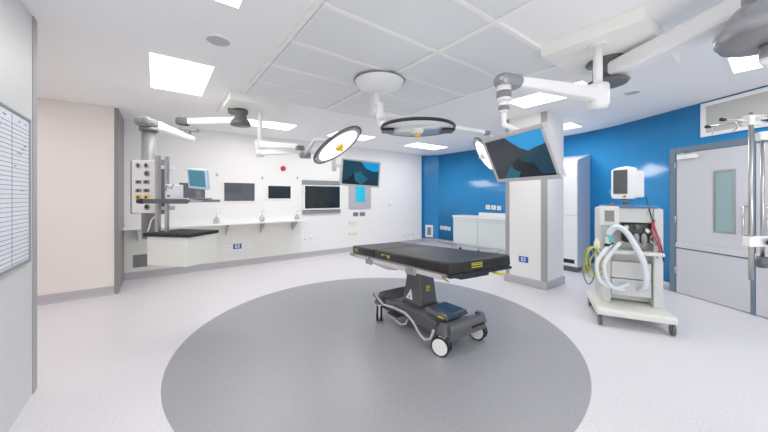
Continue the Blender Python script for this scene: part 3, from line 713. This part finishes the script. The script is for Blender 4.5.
# tilted tablet monitor
xm, zm = SU.hit(198, 179, .06)
t = Thing('tablet_monitor', 'pale blue framed tablet monitor tilted on the upper pendant shelf', 'monitor', SU, (xm, .10, zs + .03))
R = Matrix.Translation((xm, .06, zm)) @ Matrix.Rotation(math.radians(5), 4, 'Y') @ Matrix.Rotation(math.radians(12), 4, 'X')
def rm(mb): mb.v = [R @ v for v in mb.v]; return mb
ww, hh = .118, .102
t.part('bezel', rm(MB().box(-ww, ww, -.012, .022, -hh, hh)), 'bluebox', bev=.008)
t.part('screen', rm(MB().box(-ww + .024, ww - .022, -.0145, -.011, -hh + .026, hh - .014)), 'tabblue')
t.part('stand', MB().box(xm - .09, xm + .03, .04, .22, zs + .031, zs + .045).box(xm - .05, xm - .01, .08, .11, zs + .04, zm - .05), 'mgrey', bev=.004)

# ------------------------------------------------------------------ lamps and screens from the left plinth column
def lamp_dish(T, c, nrm, r, lit, parent=None, handle='yellow', pads=False):
    nrm = Vector(nrm).normalized(); c = Vector(c)
    if lit:
        T.part('housing', MB().lathe(c, [(0, -.055), (r * .5, -.05), (r * .88, -.03), (r, -.01), (r, .008), (r * .95, .012)], 56, axis=nrm), 'hub')
        T.part('lamp_face', MB().lathe(c, [(0, .018), (r * .55, .016), (r * .82, .009)], 56, axis=nrm), 'lamp_on', label='bright white lit face')
        T.part('face_ring', MB().lathe(c, [(r * .82, .008), (r * .90, .016), (r * .955, .008)], 56, axis=nrm), 'skirt')
        T.part('rim', MB().lathe(c, [(r, -.014), (r * 1.03, -.012), (r * 1.045, 0), (r * 1.03, .010), (r, .010)], 56, axis=nrm), 'dgrey')
    T.part('handle_mount', MB().lathe(c, [(0, .05), (.045, .05), (.056, .03), (.062, .012)], 28, axis=nrm), handle)
    T.part('handle', MB().lathe(c, [(0, .085), (.02, .083), (.026, .07), (.022, .045)], 18, axis=nrm), handle)
cL = Vector((1.2, 4.6, 0))
lc = at(338, 145.5, 3.55)
nrm = (RT * .565 - UP * .76 - FW * .10)
t = Thing('surgical_lamp', 'lit round surgical lamp with yellow centre handle, tilted, hung from the slim column', 'surgical lamp', W0, (1.2, 4.6, H - .1))
t.part('column', MB().cyl((cL.x, cL.y), .035, 2.30, 2.78).cyl((cL.x, cL.y), .06, 2.76, 2.78), 'white')
t.part('arm_joint', MB().box(cL.x - .06, cL.x + .06, cL.y - .06, cL.y + .06, 2.20, 2.33), 'white', bev=.01)
j1 = at(300, 148, 4.0); j2 = at(305, 155.5, 3.9)
t.part('spring_arm', MB().obox((cL.x, cL.y, 2.27), (j1.x, j1.y, j1.z + .02), .09, .10, 0, .06, .06), 'white', bev=.012)
t.part('joint', MB().box(-.05, .05, -.04, .04, -.03, .03), 'mgrey', bev=.008).location = j1 - Vector((1.2, 4.6, H - .1))
for ch in t.e.children:
    if ch.name.startswith('joint'):
        ch.data.transform(Matrix.Translation(Vector((1.2, 4.6, H - .1))))
t.part('joint', MB().obox(j2 - RT * .06, j2 + RT * .07, .08, .07), 'mgrey', bev=.008)
t.part('link', MB().cyl((j1.x, j1.y), .02, j2.z, j1.z), 'white')
nn = nrm.normalized(); R1 = .325
yk = lc - nn * .06 - (RT * .55 - UP * -.3).normalized() * 0
side = nn.cross(FW).normalized()
t.part('yoke', MB().tube([j2, lc - nn * .09 - RT * .22, lc - nn * .07], .022, 12), 'white')
lamp_dish(t, lc, nn, R1, True)

# ------------------------------------------------------------------ central mount: unlit flat lamp
CM = Vector((2.06, 2.82, 0))
t = Thing('surgical_lamp', 'unlit flat surgical lamp with black ring hung from the round central ceiling mount', 'surgical lamp', W0, (CM.x, CM.y, H - .03))
t.part('ceiling_mount', MB().lathe((CM.x, CM.y, 0), [(.285, H - .03), (.285, H - .045), (.24, H - .11), (.13, H - .16), (.07, H - .165), (0, H - .165)], 56), 'white')
t.part('mount_ring', MB().lathe((CM.x, CM.y, 0), [(.29, H - .03), (.298, H - .036), (.29, H - .046), (.283, H - .046)], 56), 'mgrey')
t.part('stem', MB().cyl((CM.x - .03, CM.y + .02), .035, 2.50, H - .15), 'white')
q0 = Vector((CM.x - .03, CM.y + .02, 2.52)); q1 = at(380.5, 106, 3.05); 
t.part('spring_arm', MB().obox(q0, q1, .08, .08, 0, .07, .07), 'white', bev=.012)
q2 = Vector((q1.x, q1.y, 2.20))
t.part('drop_tube', MB().cyl((q1.x, q1.y), .036, 2.22, q1.z + .03).cyl((q1.x, q1.y), .045, 2.28, 2.34), 'white')
dc = at(417.5, 128, 2.78); r2 = .345
t.part('lamp_glass', MB().lathe(dc, [(0, -.012), (r2 * .93, -.012), (r2 * .93, .012), (0, .016)], 56), 'ledglass', label='pale unlit glass disc')
rg = MB()
t.part('ring', MB().lathe(dc, [(r2 * .945, -.012), (r2 * .985, -.014), (r2 * 1.01, 0), (r2 * .985, .014), (r2 * .945, .012), (r2 * .945, -.012)], 64), 'black')
for a in (0, 180):
    m = MB(); ca = math.cos(math.radians(a)); 
    d = RT * ca
    m.obox(dc + d * (r2 * .62) + Vector((0, 0, -.026)), dc + d * (r2 * .97) + Vector((0, 0, -.026)), .15, .022)
    t.part('arm_pad', m, 'black', bev=.008)
t.part('yoke', MB().tube([q2 + Vector((0, 0, .03)), dc - RT * (r2 * .9) + Vector((0, 0, .05)), dc - RT * r2 * .98], .024, 12), 'white')
t.part('handle_mount', MB().lathe(dc, [(0, -.05), (.045, -.048), (.055, -.03), (.06, -.012)], 24), 'white')
t.part('handle', MB().lathe(dc, [(0, -.085), (.022, -.083), (.028, -.07), (.024, -.04)], 18), 'yellow', label='yellow centre handle')

# third lamp, behind the big monitor
c3 = at(485, 155, 4.1); n3 = (RT * -.86 - UP * .50 + FW * .07).normalized()
t = Thing('surgical_lamp', 'small lit surgical lamp seen edge-on beside the large tilted monitor', 'surgical lamp', W0, (2.27, 3.27, H - .03))
s0 = Vector((2.27, 3.27, 2.62)); j3 = at(487, 133, 4.2)
t.part('spring_arm', MB().cyl((s0.x, s0.y), .03, 2.58, H - .03).obox(s0, j3, .06, .06, 0, .05, .05), 'white', bev=.01)
t.part('joint', MB().obox(j3 - RT * .04, j3 + RT * .04, .06, .06), 'mgrey', bev=.006)
t.part('yoke', MB().tube([j3, j3 + RT * .12 - UP * .1, c3 - n3 * .06], .02, 10), 'white')
lamp_dish(t, c3, n3, .26, True, handle='white')

# ------------------------------------------------------------------ tilted flat monitors on arms
def monitor(T, P, e1, e2, w, h, screens, bez=.03, thick=.05, bm='white'):
    e1 = Vector(e1).normalized(); e2 = Vector(e2); e2 = (e2 - e1 * e2.dot(e1)).normalized(); nb = e1.cross(e2)   # e1 right, e2 down; nb = away from viewer
    if nb.dot(FW) < 0: nb = -nb
    def Q(u, v, d): return P + e1 * u + e2 * v + nb * d
    def bx(u0, u1, v0, v1, d0, d1, mb=None):
        mb = mb or MB()
        mb.add([Q(u, v, d) for d in (d0, d1) for (u, v) in ((u0, v0), (u1, v0), (u1, v1), (u0, v1))], [(0, 1, 2, 3), (4, 5, 6, 7), (0, 1, 5, 4), (1, 2, 6, 5), (2, 3, 7, 6), (3, 0, 4, 7)])
        return mb
    f = bx(-w / 2, w / 2, -h / 2, -h / 2 + bez, 0, thick); bx(-w / 2, w / 2, h / 2 - bez, h / 2, 0, thick, f)
    bx(-w / 2, -w / 2 + bez, -h / 2 + bez, h / 2 - bez, 0, thick, f); bx(w / 2 - bez, w / 2, -h / 2 + bez, h / 2 - bez, 0, thick, f)
    T.part('bezel', f, bm, bev=.006)
    T.part('back_shell', bx(-w / 2 + bez * .8, w / 2 - bez * .8, -h / 2 + bez * .8, h / 2 - bez * .8, .012, thick + .01), bm, bev=.006)
    W_, H_ = w - 2 * bez, h - 2 * bez; m = MB()
    for (poly, mi) in screens:
        m.add([Q(-W_ / 2 + u * W_, -H_ / 2 + v * H_, .004) for u, v in poly], [list(range(len(poly)))], mi)
    T.part('screen', m, ['navy', 'cyan', 'teal', 'deep', 'midteal'])
    return Q, nb
scr = [([(0, 0), (.40, 0), (.60, .30), (.72, .40), (.52, .52), (.36, .66), (.12, 1), (0, 1)], 0),  # flat coloured polygons that tile the monitor screen
       ([(.40, 0), (1, 0), (1, .30), (.80, .36), (.72, .40), (.60, .30)], 1),
       ([(.72, .40), (.80, .36), (1, .30), (1, .95), (.80, .95), (.74, .70), (.56, .62), (.52, .52)], 2),
       ([(.52, .52), (.56, .62), (.74, .70), (.80, .95), (.60, .98), (.48, .86), (.38, .80), (.36, .66)], 3),
       ([(.36, .66), (.38, .80), (.48, .86), (.40, 1), (.12, 1)], 4),
       ([(.48, .86), (.60, .98), (.80, .95), (1, .95), (1, 1), (.40, 1)], 3)]
C = [Vector(p) for p in ((2.084, 1.46, 1.945), (1.881, .895, 1.942), (2.022, .839, 1.622), (2.224, 1.404, 1.625))]
P = sum(C, Vector()) / 4; e1 = (C[1] - C[0]) + (C[2] - C[3]); e2 = (C[3] - C[0]) + (C[2] - C[1])
t = Thing('ceiling_monitor', 'large tilted monitor on a white ceiling arm in front of the pillar', 'monitor', W0, (2.96, .94, H - .1))
Q, nb = monitor(t, P, e1, e2, .615, .37, scr, .028, .045, 'skirt')
ac = Vector((2.96, .94, 0)); cap = at(512, 84, 2.2); ep = at(504, 84, 2.2)
t.part('column', MB().cyl((ac.x, ac.y), .034, 2.4, 2.78).cyl((ac.x, ac.y), .07, 2.765, 2.78), 'white')
t.part('arm_joint', MB().lathe((ac.x, ac.y, 0), [(0, 2.45), (.075, 2.445), (.085, 2.42), (.085, 2.27), (.07, 2.24), (0, 2.24)], 8), 'white')
t.part('spring_arm', MB().obox((ac.x, ac.y, 2.36), (cap.x, cap.y, 2.345), .10, .115, 0, .075, .075), 'white', bev=.02)
dd = (Vector((ac.x, ac.y, 0)) - Vector((ep.x, ep.y, 0))).normalized()
t.part('end_cap', MB().obox(Vector((ep.x, ep.y, 2.35)) - dd * .06, Vector((ep.x, ep.y, 2.35)) + dd * .15, .13, .10), 'alu', bev=.04, label='grey arm end cap')
t.part('swivel', MB().cyl((ep.x, ep.y), .05, 2.20, 2.31).cyl((ep.x, ep.y), .036, 2.12, 2.2), 'white')
t.part('swivel_band', MB().cyl((ep.x, ep.y), .052, 2.22, 2.27), 'mgrey'); t.part('swivel_band', MB().cyl((ep.x, ep.y), .038, 2.13, 2.165), 'mgrey')
bk = P + nb * .06
t.part('drop_bracket', MB().tube([(ep.x, ep.y, 2.13), (ep.x, ep.y, 2.03), bk + UP * .13 + nb * .03, bk + nb * .03, bk], .02, 12), 'white')
t.part('mount_plate', MB().obox(bk - UP * .05 + nb * .005, bk + UP * .05 + nb * .005, .1, .02), 'mgrey')
# small monitor
C = [Vector(p) for p in ((1.469, 2.584, 1.862), (1.918, 2.563, 1.846), (1.849, 2.581, 1.619), (1.4, 2.602, 1.636))]
k = 3.75 / 3.06
C = [Vector((p.x * k, p.y * k, (p.z - 1.5) * k + 1.5)) for p in C]
P = sum(C, Vector()) / 4; e1 = (C[1] - C[0]) + (C[2] - C[3]); e2 = (C[3] - C[0]) + (C[2] - C[1])
e1n = e1.normalized(); e2n = e2.normalized(); dt = e1n.dot(e2n)
e1o = e1n
t = Thing('ceiling_monitor', 'smaller tilted blue-toned monitor hanging behind the lit surgical lamp', 'monitor', W0, (1.2, 4.6, 2.09))
scr2 = [([(0, 0), (.48, 0), (.62, .26), (.50, .42), (.30, .50), (.12, .80), (0, .86)], 2),
        ([(.48, 0), (1, 0), (1, .34), (.82, .38), (.62, .26)], 1),
        ([(.62, .26), (.82, .38), (1, .34), (1, .8), (.70, .72), (.56, .58), (.50, .42)], 2),
        ([(.50, .42), (.56, .58), (.70, .72), (.52, 1), (.34, .84), (.30, .50)], 4),
        ([(.30, .50), (.34, .84), (.52, 1), (0, 1), (0, .86), (.12, .80)], 3),
        ([(.70, .72), (1, .8), (1, 1), (.52, 1)], 0)]
Q, nb = monitor(t, P, e1o, e2, .56, .33, scr2, .022, .04, 'skirt')
vp = at(334, 165, 3.95); bk = P + nb * .05
t.part('drop_tube', MB().cyl((vp.x, vp.y), .026, vp.z - .08, 2.12), 'white')
t.part('side_bracket', MB().tube([Vector((vp.x, vp.y, vp.z)), bk + UP * .05 + nb * .05, bk], .018, 10), 'white')
t.part('arm_hub', MB().cyl((1.2, 4.6), .055, 2.09, 2.198), 'white')
t.part('spring_arm', MB().obox((1.2, 4.6, 2.15), (vp.x, vp.y, 2.10), .06, .07, 0, .05, .05), 'white', bev=.01)
t.part('mount_plate', MB().obox(bk - UP * .05 + nb * .005, bk + UP * .05 + nb * .005, .1, .02), 'mgrey')

# ------------------------------------------------------------------ big pendant on the right with infusion rails
t = Thing('equipment_pendant', 'big white pendant arm with silver hub carrying steel infusion rails on the right', 'medical pendant', W0, (3.4, 1.0, H - .1))
m1 = Vector((3.4, 1.0, 0)); h1 = cam(2.31, 1.78); pc_ = cam(2.93, 2.12)
t.part('ceiling_mount', MB().lathe((m1.x, m1.y, 0), [(0, 2.78), (.17, 2.78), (.175, 2.765), (.12, 2.755), (.12, 2.60), (.17, 2.585), (.15, 2.56), (0, 2.55)]), 'dgrey')
dd = (h1 - m1).normalized()
t.part('arm', MB().obox(Vector((m1.x, m1.y, 2.67)) - dd * .12, Vector((h1.x, h1.y, 2.70)), .17, .13, 0, .20, .15), 'white', bev=.03)
t.part('arm_slot', MB().obox(Vector((m1.x, m1.y, 2.67)) + dd * .05 - dd.cross(UP) * .087, Vector((m1.x, m1.y, 2.67)) + dd * .40 - dd.cross(UP) * .089, .004, .012), 'dgrey')
t.part('hub', MB().lathe((h1.x, h1.y, 0), [(0, 2.82), (.12, 2.815), (.135, 2.79), (.135, 2.66), (.16, 2.645), (.19, 2.60), (.20, 2.56), (.238, 2.53), (.25, 2.50), (.245, 2.46), (.21, 2.43), (.12, 2.42), (0, 2.42)], 56), 'hub', label='large silver hub')
t.part('hub_base', MB().lathe((h1.x, h1.y, 0), [(.243, 2.465), (.222, 2.425), (.13, 2.41), (0, 2.41)], 56), 'mgrey')
t.part('hub_neck', MB().cyl((h1.x, h1.y), .06, 2.34, 2.42), 'mgrey')
t.part('lower_arm', MB().obox((h1.x, h1.y, 2.36), (pc_.x, pc_.y, 2.36), .13, .11), 'white', bev=.02)
t.part('column', MB().cyl((pc_.x, pc_.y), .07, .95, 2.45), 'white')
r1 = at(751, 200, 2.1); r2_ = at(762.5, 200, 2.22)
def vbox(p, s, z0, z1): return MB().obox((p.x, p.y, z0), (p.x + .0001, p.y, z1), s, s)
t.part('rail', MB().cyl((r1.x, r1.y), .013, .92, 2.09, 20), 'steel', label='steel infusion rail with crossbar')
t.part('rail', MB().cyl((r2_.x, r2_.y), .011, 1.02, 1.93, 20), 'steel', label='shorter steel infusion rail')
for z in (1.19, 2.035):
    t.part('clamp', MB().obox(Vector((r1.x, r1.y, z)) - RT * .035, Vector((pc_.x, pc_.y, z)), .05, .07), 'white', bev=.008)
    kn = Vector((r1.x, r1.y, z)) + RT * .085 - FW * .04
    t.part('clamp_knob', MB().tube([kn, kn - FW * .045], [.028, .024], 12), 'black')
    t.part('clamp_knob', MB().tube([kn - FW * .02 - RT * .045, kn - FW * .02 + RT * .045], .012, 8), 'black')
t.part('rail_cap', MB().obox(Vector((r2_.x, r2_.y, 1.945)) - RT * .04, Vector((pc_.x, pc_.y, 1.96)), .07, .06), 'white', bev=.008)
ca = Vector((r1.x, r1.y, 2.035)); ea = at(722, 119.5, 2.13); eb = at(707, 126.8, 2.32); ec = at(790, 121, 2.05)
t.part('crossbar', MB().tube([ea, ec], .007, 8), 'chrome')
t.part('crossbar', MB().tube([eb, ca + (ca - eb) * .6], .007, 8), 'chrome')
for e in (ea, eb):
    t.part('end_stop', MB().tube([e - RT * .008, e + RT * .022], .013, 10), 'black')
for p in (eb * .88 + ca * .12, eb * .35 + ca * .65, ea * .5 + ca * .5):
    t.part('hook', MB().tube([p, p - UP * .03, p - UP * .05 + RT * .012, p - UP * .06 + RT * .0, p - UP * .05 - RT * .014], .004, 6), 'chrome')
t.part('lower_socket', MB().cyl((r2_.x, r2_.y), .03, .98, 1.06, 16), 'dgrey')

# ------------------------------------------------------------------ anaesthesia machine
mc = cam(2.95, 3.62)
AM = Frame(mc.x, mc.y, math.radians(-37 - 26))
def ah(px, py, ly): return AM.hit(px, py, ly)
t = Thing('anaesthesia_machine', 'white wheeled anaesthesia machine with hoses standing before the blue wall', 'anaesthesia machine', AM, (0, .25, 0))
FY = 0.0; xa = ah(602, 230, FY)[0]; xb = ah(663, 230, .02)[0]; Dp = .48
t.part('body', MB().box(xa + .04, xb - .05, FY + .14, Dp, .22, 1.20), 'amgrey', bev=.01)
t.part('side_frame', MB().box(xa, xa + .09, FY, Dp, .20, 1.36), 'amgrey', bev=.012)
t.part('side_frame', MB().box(xb - .09, xb, FY, Dp, .20, 1.36), 'amgrey', bev=.012)
t.part('drawer', MB().box(xa + .10, xb - .10, FY + .03, .15, .30, .50), 'amgrey', bev=.006)
t.part('drawer', MB().box(xa + .10, xb - .10, FY + .03, .15, .51, .71), 'amgrey', bev=.006)
t.part('work_surface', MB().box(xa + .02, xb - .02, FY - .12, .2, .82, .86), 'amgrey', bev=.012)
hd = t.part('head_unit', MB().box(xa + .02, xb - .02, FY + .02, Dp, 1.19, 1.37), 'amgrey', bev=.012)
x0, x1 = ah(604.5, 215, FY - .02)[0], ah(614, 215, FY - .02)[0]
t.part('control_panel', MB().box(xa - .03, x1 + .05, FY - .03, FY + .03, 1.15, 1.385), 'offwhite', bev=.008)
t.part('panel_screen', MB().box(x0, x1, FY - .034, FY - .029, 1.20, 1.335), 'dark_trim')
t.part('top_rim', MB().box(xa + .05, xb - .04, FY, Dp, 1.37, 1.395), 'bluetop', bev=.006, label='blue rim round the top shelf')
t.part('alarm_knob', MB().lathe((xa + .13, .1, 1.395), [(.022, 0), (.022, .02), (.012, .03), (0, .03)], 16), 'red')
rc = MB().box(xa + .22, xb - .12, FY + .02, FY + .14, .95, 1.185)
t.part('breathing_block', rc, 'black', bev=.015)
for k, (x, z) in enumerate(((-.03, 1.13), (.08, 1.14), (.17, 1.10), (.02, 1.03))):
    t.part('dial', MB().lathe((x, FY + .02, z), [(.03, 0), (.03, .03), (.02, .035), (0, .035)], 18, axis=(0, -1, 0)), 'dgrey' if k % 2 else 'steel')
for k in range(2):
    x = .06 + k * .07
    t.part('vaporiser', MB().lathe((x, FY - .03, .93), [(0, 0), (.028, 0), (.028, .1), (.02, .13), (0, .14)], 18), 'jar')
t.part('base', MB().prism([(xa - .10, -.28), (xb + .04, -.28), (xb + .04, .50), (xa - .10, .50)], 'z', .12, .20), 'offwhite', bev=.02)
for (x, y) in ((xa - .06, -.24), (xb, -.24), (xa - .06, .45), (xb, .45)):
    w = t.part('caster', MB().tube([(x - .014, y, .062), (x + .014, y, .062)], .062, 20), 'dgrey')
    t.part('fork', MB().box(x - .024, x + .024, y - .02, y + .03, .07, .125), 'mgrey', w)
# breathing hoses: fat corrugated white hose arching
def hosepts(ctrl, n=16):
    out = []; P = [ctrl[0]] + ctrl + [ctrl[-1]]
    for i in range(1, len(P) - 2):
        for k in range(n):
            u = k / n; a, b, c, d = [Vector(p) for p in P[i - 1:i + 3]]
            out.append(.5 * ((2 * b) + (-a + c) * u + (2 * a - 5 * b + 4 * c - d) * u * u + (-a + 3 * b - 3 * c + d) * u ** 3))
    out.append(Vector(ctrl[-1])); return out
def hose(name, ctrl, r, m, label=None, corr=True):
    p = hosepts(ctrl); mb = MB(); L = [(r * (1 + (.10 if i % 2 else -.06)) if corr else r) for i in range(len(p))]
    mb.tube(p, L, 12); return t.part(name, mb, m, label=label)
def pp(px, py, ly): x, z = ah(px, py, ly); return Vector((x, ly, z))
hose('breathing_hose', [pp(608, 243, -.10), pp(610, 232, -.13), pp(617, 227, -.16), pp(626, 232, -.18), pp(636, 247, -.18), pp(644, 264, -.16), pp(646, 285, -.08), pp(640, 290, .02)], .030, 'hose', 'fat pale corrugated hose')
hose('breathing_hose', [pp(611, 244, -.06), pp(604, 252, -.12), pp(597, 263, -.16), pp(600, 280, -.16), pp(615, 288, -.10), pp(628, 284, .0)], .022, 'hose')
hose('breathing_hose', [pp(620, 243, -.06), pp(612, 252, -.14), pp(604, 266, -.18), pp(610, 285, -.16), pp(624, 290, -.06)], .020, 'hose')
t.part('hose_connector', MB().tube([pp(609, 234, -.12), pp(610, 242, -.10)], .036, 16), 'tealp', label='teal hose connector')
t.part('filter', MB().tube([pp(612, 243, -.05), pp(606, 246, -.09)], .026, 14), 'black')
# yellow and green tube coils on the left side
hk = pp(597, 245, -.05)
t.part('tube_hook', MB().tube([(xa, .05, hk.z), (xa - .06, .0, hk.z), hk, hk - UP * .05], .008, 8), 'steel')
for k, (cx, cy, rx, rz, c) in enumerate(((592, 262, 8, 15, 'yellowtube'), (595, 260, 9, 13, 'yellowtube'), (589, 266, 6, 18, 'greentube'), (597, 265, 7, 12, 'yellowtube'), (593, 258, 5, 10, 'greentube'))):
    pts = []
    for i in range(33):
        a = 2 * math.pi * i / 32
        pts.append(pp(cx + rx * math.cos(a), cy + rz * math.sin(a), -.05 - .012 * k + .03 * math.sin(a + k)))
    t.part('tubing_coil', MB().tube(pts, .009, 8), c)
t.part('suction_bottle', MB().lathe((hk.x + .0, -.05, hk.z - .04), [(0, 0), (.03, 0), (.035, .03), (.03, .08), (.015, .10), (.015, .12), (0, .12)], 18), 'creamsock')
# cables right side
t.part('cable', MB().tube(hosepts([pp(646, 197, .15), pp(650, 212, .0), pp(655, 228, -.02), pp(661, 246, -.02), pp(664, 262, 0)], 8), .007, 8), 'black')
t.part('cable', MB().tube(hosepts([pp(652, 222, -.01), pp(656, 232, -.05), pp(660, 245, -.05), pp(657, 258, -.03)], 8), .009, 8), 'redcable')
t.part('cable', MB().tube(hosepts([pp(655, 220, -.01), pp(652, 230, -.05), pp(657, 243, -.05), pp(662, 256, -.03)], 8), .006, 8), 'redcable')
t.part('wrapped_cable', MB().tube(hosepts([pp(650, 238, -.02), pp(655, 235, -.04), pp(660, 240, -.03), pp(655, 245, -.02), pp(650, 240, -.03)], 6), .010, 8), 'jar')
# patient monitor on top
mp = pp(627, 200, .22)
MO = Frame(AM.w((mp.x, .22, 0)).x, AM.w((mp.x, .22, 0)).y, AM.yaw - math.radians(30))
def mh(px, py, ly): return MO.hit(px, py, ly)
t = Thing('patient_monitor', 'boxy white patient monitor with grey screen on top of the anaesthesia machine', 'monitor', MO, (0, 0, 1.395))
x0 = mh(611, 180, -.08)[0]; x1 = mh(634.5, 180, -.08)[0]; zt = mh(622, 167.5, -.08)[1]; zb = mh(622, 199, -.08)[1]
fm = MB().prism([(x0, zb + .02), (x0 + .02, zb), (x1 - .02, zb), (x1, zb + .02), (x1, zt - .01), (x1 - .08, zt + .012), (x0 + .06, zt), (x0, zt - .03)], 'y', -.08, .02)
t.part('front_shell', fm, 'white', bev=.012)
t.part('back_shell', MB().box(x0 + .04, x1 + .0, .02, .27, zb + .02, zt - .035), 'white', bev=.012)
t.part('screen', MB().box(x0 + .025, x1 - .07, -.084, -.079, zb + .065, zt - .03), 'screen_grey')
t.part('control_knob', MB().lathe((x0 + .14, -.08, zb + .035), [(.018, 0), (.018, .012), (0, .014)], 14, axis=(0, -1, 0)), 'yellow')
t.part('control_knob', MB().lathe((x1 - .10, -.08, zb + .035), [(.016, 0), (.016, .012), (0, .014)], 14, axis=(0, -1, 0)), 'dgrey')
t.part('stand', MB().cyl(((x0 + x1) / 2, .03), .035, 1.396, zb + .02).cyl(((x0 + x1) / 2, .03), .075, 1.396, 1.41), 'alu')
t.part('cable_hook', MB().tube([(x0, .02, zb + .10), (x0 - .03, .02, zb + .13), (x0 - .05, .02, zb + .10), (x0 - .03, .02, zb + .05), (x0, .02, zb + .05)], .007, 8), 'tealp')

# ------------------------------------------------------------------ lights
def area(name, loc, sx, sy, power, rot=(0, 0, 0), color=(1, .985, .97)):
    L = bpy.data.lights.new(name, 'AREA'); L.shape = 'RECTANGLE'; L.size = sx; L.size_y = sy; L.energy = power; L.color = color
    o = bpy.data.objects.new(name, L); COL.objects.link(o); o.location = loc; o.rotation_euler = rot; return o
for i, (x0, x1, y0, y1, lb) in enumerate(LI):
    area('panel_glow', ((x0 + x1) / 2, (y0 + y1) / 2, H - .02), x1 - x0, y1 - y0, 15)
for (x, y) in ((.6, -1.8), (2.6, -1.8), (.2, -.3)):
    area('rear_fill', (x, y, H - .02), .6, 1.2, 15)  # added fill lights behind the camera, no fixtures modelled here
area('passage_fill', (-2.0, 4.9, H - .02), .6, 1.2, 15)  # unseen light added to brighten the side recess
for (x, y, p) in ((.2, -2.1, 34), (2.4, -2.2, 20)):      # unseen fill lights added behind the camera to brighten the ceiling
    o = area('bounce_fill', (x, y, .7), 1.6, 1.0, p); o.rotation_euler = Vector((.25, .62, .75)).to_track_quat('-Z', 'Y').to_euler()
def spot(name, loc, direction, power, size, blend, rad=.12):
    L = bpy.data.lights.new(name, 'SPOT'); L.energy = power; L.spot_size = math.radians(size); L.spot_blend = blend; L.shadow_soft_size = rad; L.color = (1, .97, .92)
    o = bpy.data.objects.new(name, L); COL.objects.link(o); o.location = loc
    o.rotation_euler = Vector(direction).to_track_quat('-Z', 'Y').to_euler()
spot('lamp_beam', lc + nn * .15, (TB.w((-.15, 0, .88)) - (lc + nn * .15)), 900, 13, 1)
spot('lamp_beam', c3 + n3 * .15, n3, 25, 40, .8)
wd = bpy.data.worlds.new('world'); sc.world = wd; wd.use_nodes = True
wd.node_tree.nodes['Background'].inputs[0].default_value = (.9, .92, 1, 1); wd.node_tree.nodes['Background'].inputs[1].default_value = .3

# ------------------------------------------------------------------ camera
cd = bpy.data.cameras.new('camera'); co = bpy.data.objects.new('camera', cd); COL.objects.link(co)
cd.sensor_width = 36; cd.sensor_fit = 'HORIZONTAL'; cd.lens = 36 * F / 768
cd.shift_y = -(216 - CY) / 768; cd.clip_start = .05
co.location = (0, 0, EYE); co.rotation_euler = (math.radians(90), 0, math.atan2(-FW.x, FW.y))
sc.camera = co
sc.view_settings.view_transform = 'Standard'; sc.view_settings.look = 'None'; sc.view_settings.exposure = -0.03; sc.view_settings.gamma = 1.1
sc.cycles.max_bounces = 12; sc.cycles.diffuse_bounces = 10; sc.cycles.use_denoising = True; sc.cycles.caustics_reflective = False; sc.cycles.caustics_refractive = False
